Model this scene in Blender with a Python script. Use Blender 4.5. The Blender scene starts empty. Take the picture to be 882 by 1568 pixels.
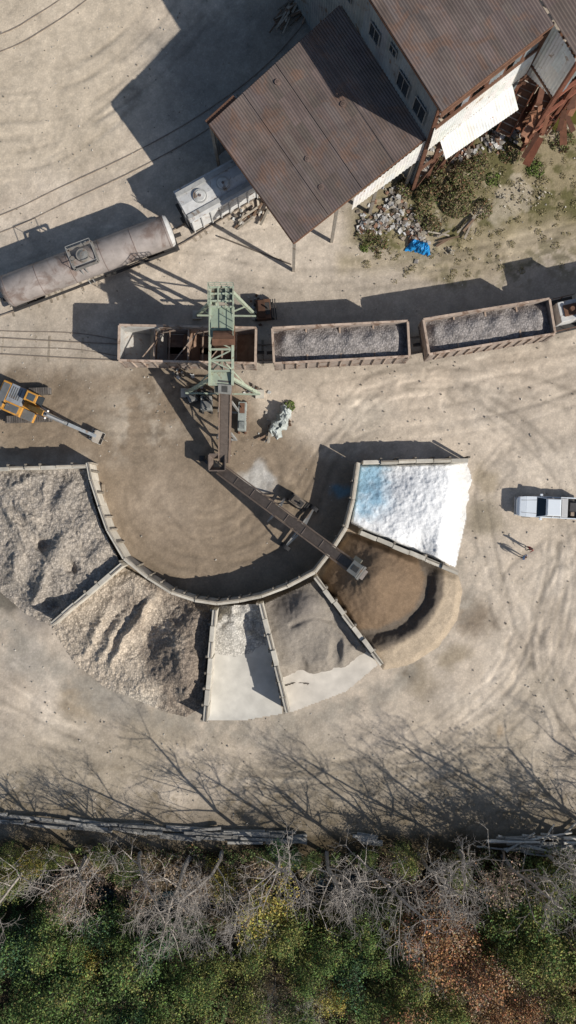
import bpy, math, random
import numpy as np
from mathutils import Vector, Matrix
random.seed(7)
S=16.5; H=74.0
scene=bpy.context.scene
# plan map -> world metres (survey scale 16.5 map units per metre); z = real height of the measured point
def G(u,v,z=0.0):
    f=(H-z)/H
    return Vector(((u-441)/S*f,(784-v)/S*f,z))
# ------------------------------------------------------------------ noise
_tab={}
def vnoise(x,y,seed):
    if seed not in _tab: _tab[seed]=np.random.default_rng(seed+100).random((256,256))
    r=_tab[seed]
    xi=np.floor(x).astype(np.int64); yi=np.floor(y).astype(np.int64)
    fx=x-xi; fy=y-yi; fx=fx*fx*(3-2*fx); fy=fy*fy*(3-2*fy)
    a=r[xi&255,yi&255]; b=r[(xi+1)&255,yi&255]; c=r[xi&255,(yi+1)&255]; d=r[(xi+1)&255,(yi+1)&255]
    return (a*(1-fx)+b*fx)*(1-fy)+(c*(1-fx)+d*fx)*fy
def fbm(x,y,scale,octv=4,seed=1,gain=.5):
    s=0;a=1;t=0
    for i in range(octv):
        s=s+a*vnoise(x/scale*2**i+17.3*i,y/scale*2**i+5.1*i,seed+i); t+=a; a*=gain
    return s/t
def ss(x): 
    x=np.clip(x,0,1); return x*x*(3-2*x)
def polysdf(u,v,pts):
    d=np.full(u.shape,1e9); ins=np.zeros(u.shape,bool); n=len(pts)
    for i in range(n):
        x0,y0=pts[i]; x1,y1=pts[(i+1)%n]
        ex,ey=x1-x0,y1-y0; wx,wy=u-x0,v-y0
        t=np.clip((wx*ex+wy*ey)/(ex*ex+ey*ey+1e-9),0,1)
        d=np.minimum(d,np.hypot(wx-ex*t,wy-ey*t))
        if y1!=y0:
            c=((y0>v)!=(y1>v))&(u<(x1-x0)*(v-y0)/(y1-y0)+x0); ins^=c
    return np.where(ins,d,-d)
def linedist(u,v,pts):
    d=np.full(u.shape,1e18)
    for i in range(len(pts)-1):
        x0,y0=pts[i]; x1,y1=pts[i+1]
        ex,ey=x1-x0,y1-y0; wx,wy=u-x0,v-y0
        t=np.clip((wx*ex+wy*ey)/(ex*ex+ey*ey+1e-9),0,1)
        d=np.minimum(d,(wx-ex*t)**2+(wy-ey*t)**2)
    return np.sqrt(d)
def smooth(pts,n=6):
    P=[np.array(p,float) for p in pts]; P=[2*P[0]-P[1]]+P+[2*P[-1]-P[-2]]
    out=[]
    for i in range(1,len(P)-2):
        for k in range(n):
            t=k/n
            out.append(tuple(.5*((2*P[i])+(-P[i-1]+P[i+1])*t+(2*P[i-1]-5*P[i]+4*P[i+1]-P[i+2])*t*t+(-P[i-1]+3*P[i]-3*P[i+1]+P[i+2])*t**3)))
    out.append(tuple(P[-2])); return out
# ------------------------------------------------------------------ materials
def mat(name,col=(1,1,1),var=.25,scale=1.5,rough=.85,bump=0.0,bscale=12,metal=0,rust=None,rustamt=.5,rscale=.8,speck=0,spscale=8,spec=.3,vdet=6):
    m=bpy.data.materials.new(name); m.use_nodes=True; nt=m.node_tree; N=nt.nodes; L=nt.links
    b=N['Principled BSDF']; b.inputs['Roughness'].default_value=rough; b.inputs['Metallic'].default_value=metal
    b.inputs['Specular IOR Level'].default_value=spec
    tc=N.new('ShaderNodeTexCoord')
    at=N.new('ShaderNodeAttribute'); at.attribute_name='Col'
    def noise(sc,det=6,dist=0):
        n=N.new('ShaderNodeTexNoise'); n.inputs['Scale'].default_value=sc; n.inputs['Detail'].default_value=det
        n.inputs['Roughness'].default_value=.62; n.inputs['Distortion'].default_value=dist
        L.new(tc.outputs['Object'],n.inputs['Vector']); return n.outputs['Fac']
    def rng(fac,a,b2,lo,hi):
        r=N.new('ShaderNodeMapRange'); r.inputs[1].default_value=a; r.inputs[2].default_value=b2
        r.inputs[3].default_value=lo; r.inputs[4].default_value=hi; L.new(fac,r.inputs[0]); return r.outputs[0]
    def mix(bt,fac,a,bb):
        x=N.new('ShaderNodeMix'); x.data_type='RGBA'; x.blend_type=bt
        if isinstance(fac,float) or isinstance(fac,int): x.inputs[0].default_value=fac
        else: L.new(fac,x.inputs[0])
        for i,q in ((6,a),(7,bb)):
            if isinstance(q,tuple): x.inputs[i].default_value=(*q,1)
            else: L.new(q,x.inputs[i])
        return x.outputs[2]
    c=mix('MULTIPLY',1.0,at.outputs['Color'],tuple(col))
    if rust: c=mix('MIX',rng(noise(rscale,8,.6),.62-rustamt*.25,.70-rustamt*.2,0,.85),c,tuple(rust))
    v=rng(noise(scale,vdet),.25,.75,1-var,1+var)
    cc=N.new('ShaderNodeCombineColor'); 
    for i in range(3): L.new(v,cc.inputs[i])
    c=mix('MULTIPLY',1.0,c,cc.outputs[0])
    hsock=None
    if speck:
        vo=N.new('ShaderNodeTexVoronoi'); vo.inputs['Scale'].default_value=spscale; L.new(tc.outputs['Object'],vo.inputs['Vector'])
        sv=rng(vo.outputs['Distance'],0,.7,1+speck,1-speck)
        sx=N.new('ShaderNodeSeparateColor'); L.new(vo.outputs['Color'],sx.inputs[0])
        s2=rng(sx.outputs[0],0,1,1-speck,1+speck)
        mm=N.new('ShaderNodeMath'); mm.operation='MULTIPLY'; L.new(sv,mm.inputs[0]); L.new(s2,mm.inputs[1])
        c2=N.new('ShaderNodeCombineColor')
        for i in range(3): L.new(mm.outputs[0],c2.inputs[i])
        c=mix('MULTIPLY',1.0,c,c2.outputs[0]); hsock=sv
    L.new(c,b.inputs['Base Color'])
    if bump:
        bp=N.new('ShaderNodeBump'); bp.inputs['Strength'].default_value=1.0; bp.inputs['Distance'].default_value=bump
        h=noise(bscale,5)
        if hsock is not None:
            a=N.new('ShaderNodeMath'); a.operation='ADD'; L.new(h,a.inputs[0]); L.new(hsock,a.inputs[1]); h=a.outputs[0]
        L.new(h,bp.inputs['Height']); L.new(bp.outputs[0],b.inputs['Normal'])
    return m
def mesh_obj(name,V,F,C,mats,midx=None,smoothf=False,parent=None):
    me=bpy.data.meshes.new(name); V=np.asarray(V,np.float32); F=np.asarray(F,np.int32)
    me.vertices.add(len(V)); me.vertices.foreach_set('co',V.ravel())
    k=F.shape[1]; me.loops.add(F.size); me.loops.foreach_set('vertex_index',F.ravel())
    me.polygons.add(len(F)); me.polygons.foreach_set('loop_start',np.arange(0,F.size,k,dtype=np.int32))
    try: me.polygons.foreach_set('loop_total',np.full(len(F),k,np.int32))
    except Exception: pass
    if midx is not None: me.polygons.foreach_set('material_index',np.asarray(midx,np.int32))
    me.polygons.foreach_set('use_smooth',np.full(len(F),smoothf))
    ca=me.color_attributes.new('Col','FLOAT_COLOR','POINT')
    C4=np.ones((len(V),4),np.float32); C4[:,:3]=C; ca.data.foreach_set('color',C4.ravel())
    for m in mats: me.materials.append(m)
    me.update(calc_edges=True); me.validate()
    if name.startswith('_'): return me
    o=bpy.data.objects.new(name,me); scene.collection.objects.link(o)
    if parent: o.parent=parent
    return o
class MB:
    def __init__(s,name,m,bevel=0,smooth=False): s.name=name;s.m=m;s.v=[];s.f=[];s.c=[];s.M=Matrix.Identity(4);s.bevel=bevel;s.smooth=smooth
    def add(s,vs,fs,col=(1,1,1)):
        o=len(s.v); s.v+= [tuple(s.M@Vector(p)) for p in vs]
        for f in fs: s.f.append(tuple(i+o for i in f)); s.c.append(col)
    def hexa(s,p,col=(1,1,1)): s.add(p,[(3,2,1,0),(4,5,6,7),(0,1,5,4),(1,2,6,5),(2,3,7,6),(3,0,4,7)],col)
    def box(s,x0,x1,y0,y1,z0,z1,col=(1,1,1)):
        s.hexa([(x0,y0,z0),(x1,y0,z0),(x1,y1,z0),(x0,y1,z0),(x0,y0,z1),(x1,y0,z1),(x1,y1,z1),(x0,y1,z1)],col)
    def frus(s,b,z0,t,z1,col=(1,1,1)):
        x0,x1,y0,y1=b; X0,X1,Y0,Y1=t
        s.hexa([(x0,y0,z0),(x1,y0,z0),(x1,y1,z0),(x0,y1,z0),(X0,Y0,z1),(X1,Y0,z1),(X1,Y1,z1),(X0,Y1,z1)],col)
    def beam(s,p,q,w,h=None,col=(1,1,1),w2=None):
        p=Vector(p);q=Vector(q);h=h or w;d=(q-p).normalized(); w2=w2 or w
        up=Vector((0,0,1)) if abs(d.z)<.95 else Vector((0,1,0))
        a=d.cross(up).normalized(); b=a.cross(d)
        A=a*w/2;A2=a*w2/2;B=b*h/2
        s.hexa([p-A-B,p+A-B,q+A2-B,q-A2-B,p-A+B,p+A+B,q+A2+B,q-A2+B],col)
    def cyl(s,p,q,r1,r2=None,n=12,caps=True,col=(1,1,1)):
        p=Vector(p);q=Vector(q);r2=r1 if r2 is None else r2;d=(q-p).normalized()
        up=Vector((0,0,1)) if abs(d.z)<.9 else Vector((0,1,0))
        a=d.cross(up).normalized(); b=a.cross(d); vs=[]
        for (c,r) in ((p,r1),(q,r2)):
            for i in range(n):
                t=2*math.pi*i/n; vs.append(c+a*math.cos(t)*r+b*math.sin(t)*r)
        fs=[(i,(i+1)%n,n+(i+1)%n,n+i) for i in range(n)]
        if caps: fs+=[tuple(range(n))[::-1],tuple(range(n,2*n))]
        s.add(vs,fs,col)
    def wallseg(s,p,q,th,z0,z1,col=(1,1,1)):
        p=Vector((p[0],p[1],0));q=Vector((q[0],q[1],0)); n=Vector((-(q-p).y,(q-p).x,0)).normalized()*th/2
        P=[p-n,q-n,q+n,p+n]
        s.hexa([(a.x,a.y,z0) for a in P]+[(a.x,a.y,z1) for a in P],col)
    def rock(s,c,r,col=(1,1,1)):
        c=Vector(c); vs=[]
        R=Matrix.Rotation(random.random()*6.3,3,'Z')@Matrix.Rotation(random.random()*.8-.4,3,'X')
        for k in ((-1,-1,-1),(1,-1,-1),(1,1,-1),(-1,1,-1),(-1,-1,1),(1,-1,1),(1,1,1),(-1,1,1)):
            p=Vector([k[i]*r*(.45+.55*random.random())*(1,.8,.6)[i] for i in range(3)]); vs.append(c+R@p)
        s.hexa(vs,col)
    def build(s,parent=None,pinv=None,name=None):
        me=bpy.data.meshes.new(name or s.name); me.from_pydata(s.v,[],s.f)
        ca=me.color_attributes.new('Col','FLOAT_COLOR','CORNER'); 
        arr=[]
        for p in me.polygons:
            c=s.c[p.index]; arr+= [c[0],c[1],c[2],1.0]*p.loop_total
        ca.data.foreach_set('color',arr)
        me.materials.append(s.m); me.update()
        if s.smooth: me.polygons.foreach_set('use_smooth',[True]*len(me.polygons))
        o=bpy.data.objects.new(name or s.name,me); scene.collection.objects.link(o)
        if s.bevel:
            bm=o.modifiers.new('bevel','BEVEL'); bm.width=s.bevel; bm.segments=2; bm.limit_method='ANGLE'; bm.harden_normals=False
        if parent: 
            o.parent=parent
            if pinv is not None: o.matrix_parent_inverse=pinv
        return o
class Asm:
    def __init__(s,name,loc=(0,0,0),rz=0,world=False):
        s.root=bpy.data.objects.new(name,None); scene.collection.objects.link(s.root)
        s.root.location=loc; s.root.rotation_euler=(0,0,rz); s.parts=[]; s.world=world; s.loc=Vector(loc)
    def part(s,name,m,bevel=0,smooth=False):
        p=MB(name,m,bevel,smooth); s.parts.append(p); return p
    def done(s):
        pinv=Matrix.Translation(-s.loc) if s.world else None
        for p in s.parts:
            if p.f: p.build(s.root,pinv)
        return s.root
def jc(a=.1,base=(1,1,1)):
    k=1+random.uniform(-a,a); return tuple(c*k for c in base)

M_ground=mat('ground_dirt',(1,1,1),.17,.55,.95,.03,9,speck=.07,spscale=6,spec=.08,vdet=14)
M_gravel=mat('gravel_mat',(1,1,1),.18,1.6,.95,.07,6,speck=.25,spscale=6,spec=.1,vdet=12)
M_sand=mat('sand_mat',(1,1,1),.13,1.0,.95,.03,8,speck=.09,spscale=9,spec=.08,vdet=12)
M_salt=mat('salt_mat',(1,1,1),.08,1.2,.7,.06,5,speck=.07,spscale=7,spec=.25,vdet=12)
M_slab=mat('concrete_slab_mat',(1,1,1),.16,.8,.85,.004,10,spec=.2,vdet=12)
M_conc=mat('concrete_wall_mat',(.50,.465,.40),.25,1.2,.9,.01,10,spec=.2)
M_timber=mat('timber_mat',(.25,.22,.18),.35,2.5,.9,.01,15,spec=.2)
M_roof=mat('rusty_roof_mat',(.150,.118,.106),.30,.55,.7,0,10,rust=(.175,.112,.085),rustamt=.38,rscale=.45,spec=.3,vdet=12)
M_wallgrey=mat('grey_siding_mat',(.22,.245,.26),.25,1,.7,.0,10,rust=(.14,.09,.06),rustamt=.15)
M_wallwhite=mat('white_siding_mat',(.68,.68,.66),.2,1.2,.6,.0,10,rust=(.3,.2,.13),rustamt=.1,rscale=1.2)
M_rust=mat('rust_steel_mat',(.16,.085,.055),.35,2,.85,.01,12)
M_rail=mat('dusty_rail_mat',(.23,.19,.155),.3,2,.8,.0,12)
M_rustlight=mat('faded_car_paint_mat',(.34,.285,.245),.3,2,.8,.005,12,rust=(.18,.11,.075),rustamt=.35,rscale=1.1)
M_tank=mat('tank_paint_mat',(.30,.265,.245),.3,1.0,.5,.0,12,rust=(.17,.125,.105),rustamt=.5,rscale=.5,vdet=10)
M_whitecar=mat('weathered_white_paint_mat',(.55,.55,.54),.2,1.5,.6,0,12,rust=(.27,.19,.14),rustamt=.22,rscale=1.6)
M_dark=mat('dark_steel_mat',(.05,.047,.045),.3,3,.7,0)
M_black=mat('black_rubber_mat',(.025,.025,.027),.2,4,.8,0)
M_green=mat('pale_green_steel_mat',(.33,.375,.29),.22,2,.6,0,12,rust=(.2,.14,.09),rustamt=.2,rscale=2)
M_greysteel=mat('grey_steel_mat',(.30,.30,.29),.25,2,.55,0,12,rust=(.17,.11,.07),rustamt=.2)
M_belt=mat('conveyor_belt_mat',(.115,.092,.078),.3,3,.85,0)
M_orange=mat('excavator_orange_mat',(.58,.29,.06),.25,2,.5,0,12,rust=(.2,.13,.08),rustamt=.15,rscale=2)
M_glass=mat('dark_glass_mat',(.02,.03,.04),.05,2,.12,0,spec=.7)
M_white=mat('white_car_paint_mat',(.70,.75,.80),.03,2,.3,0,spec=.5)
M_chrome=mat('grey_trim_mat',(.4,.4,.4),.1,2,.35,0)
M_red=mat('red_lens_mat',(.4,.02,.02),.05,2,.3,0)
M_bark=mat('bark_mat',(1,1,1),.25,3,.95,0)
M_leaf=mat('leaf_mat',(1,1,1),.2,3,.8,0,spec=.15)
M_rock=mat('rubble_mat',(1,1,1),.25,3,.95,0)
M_blue=mat('blue_tarp_mat',(.02,.25,.58),.2,3,.45,0)
M_tarp=mat('grey_tarp_mat',(.40,.43,.41),.35,3,.55,0)
M_tie=mat('railroad_tie_mat',(.30,.255,.20),.35,3,.9,0)
M_water=mat('pond_water_mat',(.10,.095,.025),.3,.6,.15,.01,3,spec=.5)
# ------------------------------------------------------------------ ground
def creek(u,v): return -2.4*ss((v-1300)/60.)
def gz(u,v): return float(creek(np.array([float(u)]),np.array([float(v)]))[0])
fx=np.arange(-30,30.01,.15); fy=np.arange(-50.5,50.51,.15)
xs=np.concatenate([[-600,-300,-150,-80,-50,-38,-33],fx,[33,38,50,80,150,300,600]])
ys=np.concatenate([[-600,-300,-150,-90,-70,-60,-54],fy,[54,60,75,100,150,300,600]])
X,Y=np.meshgrid(xs,ys,indexing='ij'); u=X*S+441; v=784-Y*S
wu=u+30*(fbm(u,v,60,5,11,.6)-.5)*2; wv=v+30*(fbm(u,v,60,5,21,.6)-.5)*2
base=np.stack([np.full(u.shape,c) for c in (.57,.485,.39)],-1)
def paint(col,m,amt=1.):
    global base
    m=np.clip(m*amt,0,1)[...,None]; base=base*(1-m)+np.array(col)*m
paint((.42,.355,.285),ss((fbm(u,v,150,6,31,.6)-.45)*5),.7)
paint((.66,.575,.475),ss((fbm(u,v,90,6,36,.6)-.5)*5),.6)
paint((.40,.345,.285),ss((fbm(u,v,45,6,39,.65)-.54)*8),.45)
def pm(pts,soft): return ss(polysdf(wu,wv,pts)/soft+.5)
paint((.42,.365,.30),pm([(-80,420),(160,450),(420,430),(640,420),(882,390),(1000,400),(1000,500),(860,520),(640,570),(400,590),(-80,600)],60),.65)
# brown yard inside the bin arc
paint((.24,.183,.127),pm([(-60,560),(330,560),(400,640),(480,680),(560,700),(560,830),(470,900),(340,935),(250,925),(160,860),(120,710),(-60,700)],60),.85)
paint((.42,.34,.26),ss(1-np.hypot((wu-250)/95,(wv-775)/75))*ss((fbm(u,v,35,5,78,.6)-.2)*3),.6)
paint((.58,.57,.54),ss((30-np.hypot((wu-398)/1.2,wv-735))/14),.75)
paint((.48,.415,.335),pm([(150,600),(280,590),(270,690),(160,700)],60)*ss((fbm(u,v,30,5,77,.6)-.38)*5),.7)
paint((.155,.12,.085),pm([(-40,565),(160,570),(330,585),(330,625),(150,600),(-40,610)],30)*ss((fbm(u,v,26,5,79,.6)-.42)*6),.6)
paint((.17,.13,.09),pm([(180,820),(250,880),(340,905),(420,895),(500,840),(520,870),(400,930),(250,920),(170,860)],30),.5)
paint((.14,.11,.08),pm([(140,690),(330,600),(420,690),(480,780),(300,700)],60)*ss((fbm(u,v,30,6,74,.65)-.5)*7),.5)
# area in front of the sheds
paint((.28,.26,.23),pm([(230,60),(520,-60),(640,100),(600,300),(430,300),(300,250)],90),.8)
paint((.60,.51,.385),pm([(-200,-100),(240,-100),(180,250),(-200,330)],90),.5)
paint((.60,.53,.45),pm([(250,330),(520,320),(640,400),(560,440),(300,430)],60),.55)
# weedy slope at right
paint((.28,.235,.14),pm([(560,300),(690,190),(900,120),(1100,100),(1100,360),(882,350),(760,385),(640,395),(540,360)],50),.9)
gm=pm([(560,290),(700,200),(900,130),(1100,100),(1100,350),(860,330),(740,360),(640,400),(560,380)],40)
paint((.10,.098,.035),gm*ss((fbm(u,v,40,7,41,.7)-.47)*7),.8)
paint((.46,.40,.31),gm*ss((fbm(u,v,50,6,51,.65)-.55)*9),.75)
paint((.36,.30,.20),pm([(520,380),(640,395),(760,380),(900,340),(900,385),(740,420),(520,425)],30),.6)
paint((.15,.135,.075),pm([(540,400),(760,385),(900,350),(900,430),(700,440)],40)*ss((fbm(u,v,22,6,55,.7)-.46)*7),.65)
# fringes & stains
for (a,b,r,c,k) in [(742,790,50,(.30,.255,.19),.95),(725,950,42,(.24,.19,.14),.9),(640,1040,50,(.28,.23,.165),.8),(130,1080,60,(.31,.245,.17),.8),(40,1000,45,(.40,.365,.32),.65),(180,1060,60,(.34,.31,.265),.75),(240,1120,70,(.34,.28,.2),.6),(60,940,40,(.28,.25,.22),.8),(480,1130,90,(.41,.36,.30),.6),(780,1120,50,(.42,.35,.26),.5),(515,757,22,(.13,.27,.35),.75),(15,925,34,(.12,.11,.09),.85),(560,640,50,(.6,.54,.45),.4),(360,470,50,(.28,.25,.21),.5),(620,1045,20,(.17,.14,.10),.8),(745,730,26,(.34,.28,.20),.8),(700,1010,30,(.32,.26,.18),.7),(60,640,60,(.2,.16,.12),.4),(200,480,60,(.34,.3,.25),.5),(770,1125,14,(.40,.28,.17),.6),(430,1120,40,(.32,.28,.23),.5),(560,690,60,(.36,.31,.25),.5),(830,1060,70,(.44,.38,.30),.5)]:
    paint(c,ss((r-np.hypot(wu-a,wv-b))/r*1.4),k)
dsb=linedist(wu,wv,[(0,970),(90,1030),(200,1090),(320,1120),(450,1110),(590,1060),(690,960),(730,860)])
paint((.35,.315,.265),ss(1-dsb/42)*ss((fbm(u,v,18,5,61,.6)-.3)*3),.8)
# bottom dirt, leaf litter
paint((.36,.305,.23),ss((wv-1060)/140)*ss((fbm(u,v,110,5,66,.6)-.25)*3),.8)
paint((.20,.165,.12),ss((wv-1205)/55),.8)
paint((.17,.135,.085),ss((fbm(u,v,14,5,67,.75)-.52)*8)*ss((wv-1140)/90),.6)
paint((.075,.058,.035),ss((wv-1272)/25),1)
Z=np.zeros_like(X)
def tyre(pts,amt=.25,gap=.9,w=.26,dark=True,n=5):
    global base,Z
    d=linedist(u,v,smooth(pts,n))/S
    m=np.exp(-((d-gap)/w)**2)
    m=m*ss((fbm(u,v,40,4,int(abs(pts[0][0]))%50+3,.6)-.33)*4)
    base=base*(1+(-amt if dark else amt)*m[...,None]); Z=Z-.035*m
for k in range(9):
    r=random.uniform(62,168); a0=random.uniform(-.6,1.8); a1=a0+random.uniform(1.0,2.3)
    cx=318+random.uniform(-24,24); cy=745+random.uniform(-20,16); e1=random.uniform(.9,1.15); dr=random.uniform(-25,25)
    tyre([(cx+(r+dr*i/8)*math.cos(a0+(a1-a0)*i/8)*e1,cy+(r+dr*i/8)*math.sin(a0+(a1-a0)*i/8)*.95) for i in range(9)],.13,random.uniform(.3,.9),.2,dark=k%2==0,n=3)
T=[[(470,780),(500,700),(560,650),(660,640),(800,610),(950,560)],[(430,790),(480,700),(540,640),(620,600),(760,560),(950,520)],[(440,760),(470,710),(520,650),(570,590),(640,570)],
[(700,600),(800,660),(880,760),(900,900),(860,1050),(760,1150),(600,1200)],[(740,600),(840,680),(870,800),(850,960),(780,1080),(640,1170),(400,1190)],[(760,880),(800,960),(760,1060),(690,1130),(560,1180),(300,1170),(-40,1090)],
[(900,780),(860,860),(830,980),(840,1120),(900,1240)],[(882,830),(845,930),(850,1050),(900,1150)],[(860,880),(800,1000),(700,1110),(500,1200),(200,1180),(-60,1060)],
[(-60,980),(60,1060),(200,1140),(420,1180),(640,1150),(780,1050)],[(-40,130),(90,120),(200,60),(300,-60)],[(-40,200),(100,190),(230,110),(350,-20)],[(-40,260),(90,230),(200,150)],
[(0,400),(150,360),(300,380),(420,360),(520,390),(700,395),(900,350)],[(300,400),(450,430),(650,415),(900,370)],[(20,680),(90,640),(160,610),(250,600)],[(120,640),(200,650),(290,640),(330,600)],[(560,610),(700,570),(900,540)],[(500,600),(640,580),(800,590),(950,640)],[(780,700),(740,760),(745,850),(770,950)],[(840,840),(780,900),(820,1000),(870,1100)]]
for i,t in enumerate(T):
    tyre(t,.19 if i%3 else .23,.9,.22,dark=(i%4!=1))
    dx,dy=random.uniform(-22,22),random.uniform(-22,22); tyre([(a+dx+random.uniform(-5,5),b+dy+random.uniform(-5,5)) for a,b in t],.13,random.uniform(.4,.95),.17,dark=(i%3!=0),n=4)
tm=fbm(u,v,9,4,91,.8); base=base*(1+.36*(tm[...,None]-.5))
tm=fbm(u+.6*v,v*.35-u*.2,26,5,95,.7); base=base*(1+.26*(tm[...,None]-.5))
Z=Z+.10*(fbm(u,v,70,4,71)-.5)+.06*(fbm(u,v,8,3,81)-.5)+creek(u,v)
far=(np.abs(X)>32)|(np.abs(Y)>53)
Z=np.where(far,creek(u,v),Z)
nx,ny=X.shape; idx=np.arange(nx*ny).reshape(nx,ny)
F=np.stack([idx[:-1,:-1],idx[1:,:-1],idx[1:,1:],idx[:-1,1:]],-1).reshape(-1,4)
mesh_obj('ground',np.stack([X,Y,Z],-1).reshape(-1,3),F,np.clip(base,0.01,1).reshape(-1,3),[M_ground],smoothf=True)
w=MB('pond_water',M_water); pts=[G(835,178),G(850,150),G(882,140),G(960,120),G(960,200),G(895,197),G(868,185),G(850,205)]
w.add([(p.x,p.y,.07) for p in pts],[tuple(range(8))[::-1]]); w.build()
M_creek=mat('creek_water_mat',(.03,.05,.06),.2,.5,.08,.01,2,spec=.6)
w=MB('creek_water',M_creek); L=smooth([(-150,1372),(60,1370),(200,1400),(400,1385),(520,1370),(700,1400),(1050,1390)],4)
for a,b in zip(L[:-1],L[1:]):
    p=[G(a[0],a[1]-16),G(b[0],b[1]-16),G(b[0],b[1]+16),G(a[0],a[1]+16)]
    w.add([(q.x,q.y,-2.3) for q in p],[(3,2,1,0)])
w.build()
# ------------------------------------------------------------------ railway tracks
def track(name,pts,ties=True,rise=.14):
    A=Asm(name,world=True); r=A.part('rails',M_rail); t=A.part('ties',M_tie)
    P=[G(*p) for p in smooth(pts,8)]
    for i in range(len(P)-1):
        d=(P[i+1]-P[i]).normalized(); n=Vector((-d.y,d.x,0))*.75
        for s in (-1,1): r.beam(P[i]+n*s+Vector((0,0,rise-.06)),P[i+1]+n*s+Vector((0,0,rise-.06)),.08,.14)
    if ties:
        acc=0
        for i in range(len(P)-1):
            d=P[i+1]-P[i]; l=d.length; d.normalize(); n=Vector((-d.y,d.x,0))*1.2
            while acc<l:
                c=P[i]+d*acc+Vector((0,0,-.085+random.uniform(-.05,.04)))
                t.beam(c-n,c+n,.22,.16,jc(.3)); acc+=.62
            acc-=l
    A.done()
TA=[(-160,522),(21,464),(150,415),(262,368),(310,340),(390,290),(500,215),(640,90),(760,-60)]
TC=[(-160,522),(0,530),(150,538),(295,541),(517,538),(640,528),(732,514),(860,486),(1000,445)]
track('railway_track',TA); track('railway_track',TC,True,.10)
track('railway_track',[(-160,392),(0,343),(100,297),(220,240),(330,175),(430,95),(540,-40)],False,.05)
track('railway_track',[(-160,120),(0,66),(60,35),(125,-10),(200,-80)],False,.045)
track('railway_track',[(-160,508),(0,519),(120,523),(220,541)],False,.05)
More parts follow.
